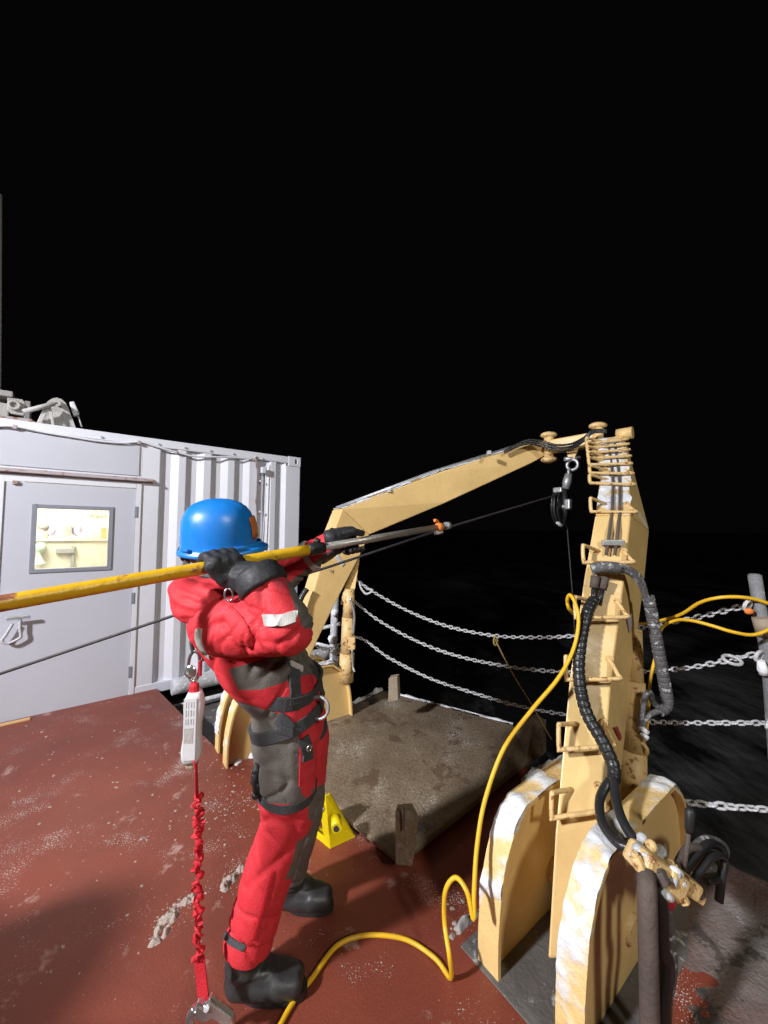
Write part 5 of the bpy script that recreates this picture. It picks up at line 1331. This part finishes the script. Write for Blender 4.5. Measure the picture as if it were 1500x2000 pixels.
chain('safety_chain', 'top frosted chain sagging from the far davit leg to the right post', [(684, 1122, 3.42), (720, 1150, 3.36), (790, 1190, 3.2), (870, 1222, 3.0), (960, 1241, 2.8), (1050, 1245, 2.62), (1130, 1241, 2.5), (1250, 1226, 2.3), (1340, 1210, 2.12), (1400, 1197, 2.0), (1466, 1180, 1.90)], group=G1)
chain('safety_chain', 'middle frosted chain of the three along the deck edge', [(684, 1168, 3.42), (740, 1212, 3.3), (820, 1255, 3.12), (900, 1283, 2.95), (1000, 1303, 2.75), (1090, 1312, 2.6), (1180, 1316, 2.45), (1250, 1312, 2.3), (1340, 1305, 2.1), (1410, 1292, 1.97), (1478, 1277, 1.88)], group=G1)
chain('safety_chain', 'lowest frosted chain of the three passing above the hatch cover', [(600, 1250, 3.5), (640, 1268, 3.45), (697, 1245, 3.44), (760, 1285, 3.3), (840, 1325, 3.1), (930, 1355, 2.9), (1010, 1378, 2.75), (1100, 1395, 2.6), (1200, 1405, 2.4), (1290, 1411, 2.2), (1390, 1412, 2.0), (1500, 1412, 1.9)], group=G1)
chain('safety_chain', 'snow coated chain leaving the near bracket low at the right edge', [(1330, 1566, 1.95), (1380, 1571, 1.90), (1430, 1576, 1.86), (1500, 1581, 1.82), (1560, 1588, 1.78)], .030, 1.3, G1)
sp = thing('rail_post', 'grey frosted steel rail post at the right edge with chain rings', 'post', tuple(outer(.0)))
pT = at(1474, 1124, 1.86); pB_ = V((outer(.0).x + .02, outer(.0).y - .04, -.02))
pM = at(1502, 1305, 1.86)
MB().tube([pT, pT.lerp(pM, .5), pM, V((pM.x + .04, pM.y, -.02))], .026, 16).build('post_tube', M['post'], sp)
MB().ball(pT, .026, 12, (1, 1, .4)).build('post_cap', M['post'], sp)
for px, py, Y in ((1460, 1182, 1.85), (1482, 1281, 1.85), (1504, 1414, 1.85)):
    MB().torus(at(px, py, Y), .024, .008, V((.35, -.9, -.3)), 18, 8).build('chain_ring', M['frost'], sp)
MB().tube(pY([(1487, 1205, 1.84), (1496, 1240, 1.84)]), .036, 14).build('tape_wrap', M['wood'], sp)
MB().ball(at(1463, 1194, 1.84), .022, 10, (1, .6, .7)).build('orange_tag', M['orange'], sp)
mb = MB(); mb.torus(at(1430, 1289, 1.90), .030, .008, V((.1, -.5, 1)), 18, 8, 1.4, V((1, 0, .2))); mb.build('end_link', M['frost'], sp)
MB().tube(pY([(1486, 1290, 1.84), (1490, 1308, 1.84), (1492, 1318, 1.84)]), [.014, .022, .016], 10).build('ice_lump', M['ice'], sp)
p2 = thing('rail_post', 'snow plastered rail post behind the far davit ram', 'post', tuple(V((at(650, 1330, 3.7).x, 3.7, -.2))))
MB().tube([at(655, 1165, 3.7), at(652, 1250, 3.7), at(650, 1345, 3.7), at(650, 1420, 3.7)], .036, 14).build('post_tube', M['frost'], p2)
for a, b in (((615, 1230), (665, 1218)), ((612, 1256), (665, 1268))):
    MB().tube([at(*a, 3.75), at(*b, 3.68)], .017, 10).build('rail_tube', M['frost'], p2)
for q, s_ in (((650, 1248), .055), ((656, 1272), .05), ((640, 1295), .045), ((654, 1196), .04), ((662, 1288), .05)):
    mb = MB(); mb.ball(at(*q, 3.66), s_, 10, (1, .8, .8))
    for i in range(len(mb.v)): mb.v[i] += (mb.v[i] - at(*q, 3.66)) * .6 * noise.noise(mb.v[i] * 18)
    o = mb.build('snow_clump', M['ice'], p2); o['kind'] = 'stuff'
# cord tied to the top chain
cd_ = MB().tube(catmull(pY([(966, 1246, 2.78), (985, 1285, 2.76), (1010, 1330, 2.74), (1040, 1378, 2.72), (1078, 1445, 2.7)]), 6), .005, 6).torus(at(968, 1252, 2.78), .03, .007, V((.3, -1, 0)), 14, 6, .5, V((1, 0, 0)))
tag(cd_.build('cord', M['cord']), 'thin tan cord tied to the top chain and running down', 'cord')
ct2 = MB().tube(catmull(pY([(702, 1136, 3.38), (706, 1150, 3.36), (716, 1160, 3.34), (728, 1153, 3.33), (716, 1150, 3.34)]), 6), .010, 6)
tag(ct2.build('cord', M['frost']), 'frosted knotted cord end on the top chain by the far davit leg', 'cord')
# ------------------------------------------------------------------ yellow cable
path = [V((-.85, .30, .012)), V((-.60, .75, .012)), V((-.42, 1.10, .012)), fl(560, 1978, .012), fl(610, 1910, .012), fl(655, 1850, .012), fl(700, 1829, .014), fl(750, 1827, .014), fl(800, 1838, .012), fl(850, 1872, .012), fl(880, 1910, .012),
        at(878, 1870, 1.44), at(868, 1800, 1.50), at(870, 1740, 1.50), at(890, 1714, 1.50), at(912, 1742, 1.46), at(925, 1795, 1.43), at(926, 1740, 1.46), at(932, 1650, 1.52), at(948, 1560, 1.58), at(985, 1460, 1.64), at(1040, 1385, 1.70), at(1090, 1325, 1.74), at(1120, 1268, 1.78), at(1130, 1215, 1.82), at(1124, 1180, 1.86), at(1113, 1162, 1.90), at(1108, 1175, 1.93), at(1116, 1195, 1.98),
        at(1140, 1212, 2.40), at(1190, 1222, 2.55), at(1250, 1219, 2.40), at(1290, 1212, 2.2), at(1330, 1200, 2.05), at(1365, 1178, 1.95), at(1400, 1168, 1.88), at(1440, 1166, 1.84), at(1480, 1172, 1.83), at(1530, 1190, 1.82)]
yc = MB().tube(catmull(path, 8), .0085, 10).build('cable', M['cable'])
tag(yc, 'bright yellow cable curling over the deck and up the near davit leg', 'cable')
path2 = [at(1540, 1205, 1.80), at(1505, 1228, 1.79), at(1470, 1240, 1.79), at(1430, 1234, 1.80), at(1390, 1222, 1.85), at(1350, 1212, 1.92), at(1320, 1212, 2.0), at(1292, 1228, 2.06), at(1282, 1275, 2.08), at(1270, 1330, 2.08), at(1266, 1400, 2.06), at(1258, 1450, 2.04), at(1252, 1490, 2.03)]
yc = MB().tube(catmull(path2, 8), .0080, 10).build('cable', M['cable'])
tag(yc, 'second yellow cable strand drooping between right post and davit ram', 'cable')

# ------------------------------------------------------------------ unseen winch-shaped blocker, added outside the frame on the left to shade the near deck
blocker = thing('shade_blocker', 'unseen winch shaped blocker added left of the camera to shade the deck', 'winch', (-2.6, .45, 0))
MB().cyl((-3.25, .42, .85), (-2.16, .42, .85), .42, 32).build('blocker_drum', M['oldhose'], blocker)
for x in (-3.30, -2.16): MB().cyl((x, .42, .85), (x + .04, .42, .85), .50, 36).build('blocker_flange', M['yel'], blocker, .004)
for x in (-3.40, -2.05): MB().prism([(x, -.1, 0), (x, .90, 0), (x, .62, .95), (x, .22, .95)], (.05, 0, 0)).build('blocker_side', M['yel'], blocker, .006)
MB().box((-1.62, .58, .36), .78, .40, .72).build('blocker_box', M['yel'], blocker, .03)
MB().box((-2.35, .45, .03), 2.3, 1.1, .06).build('blocker_bed', M['yel'], blocker, .006)
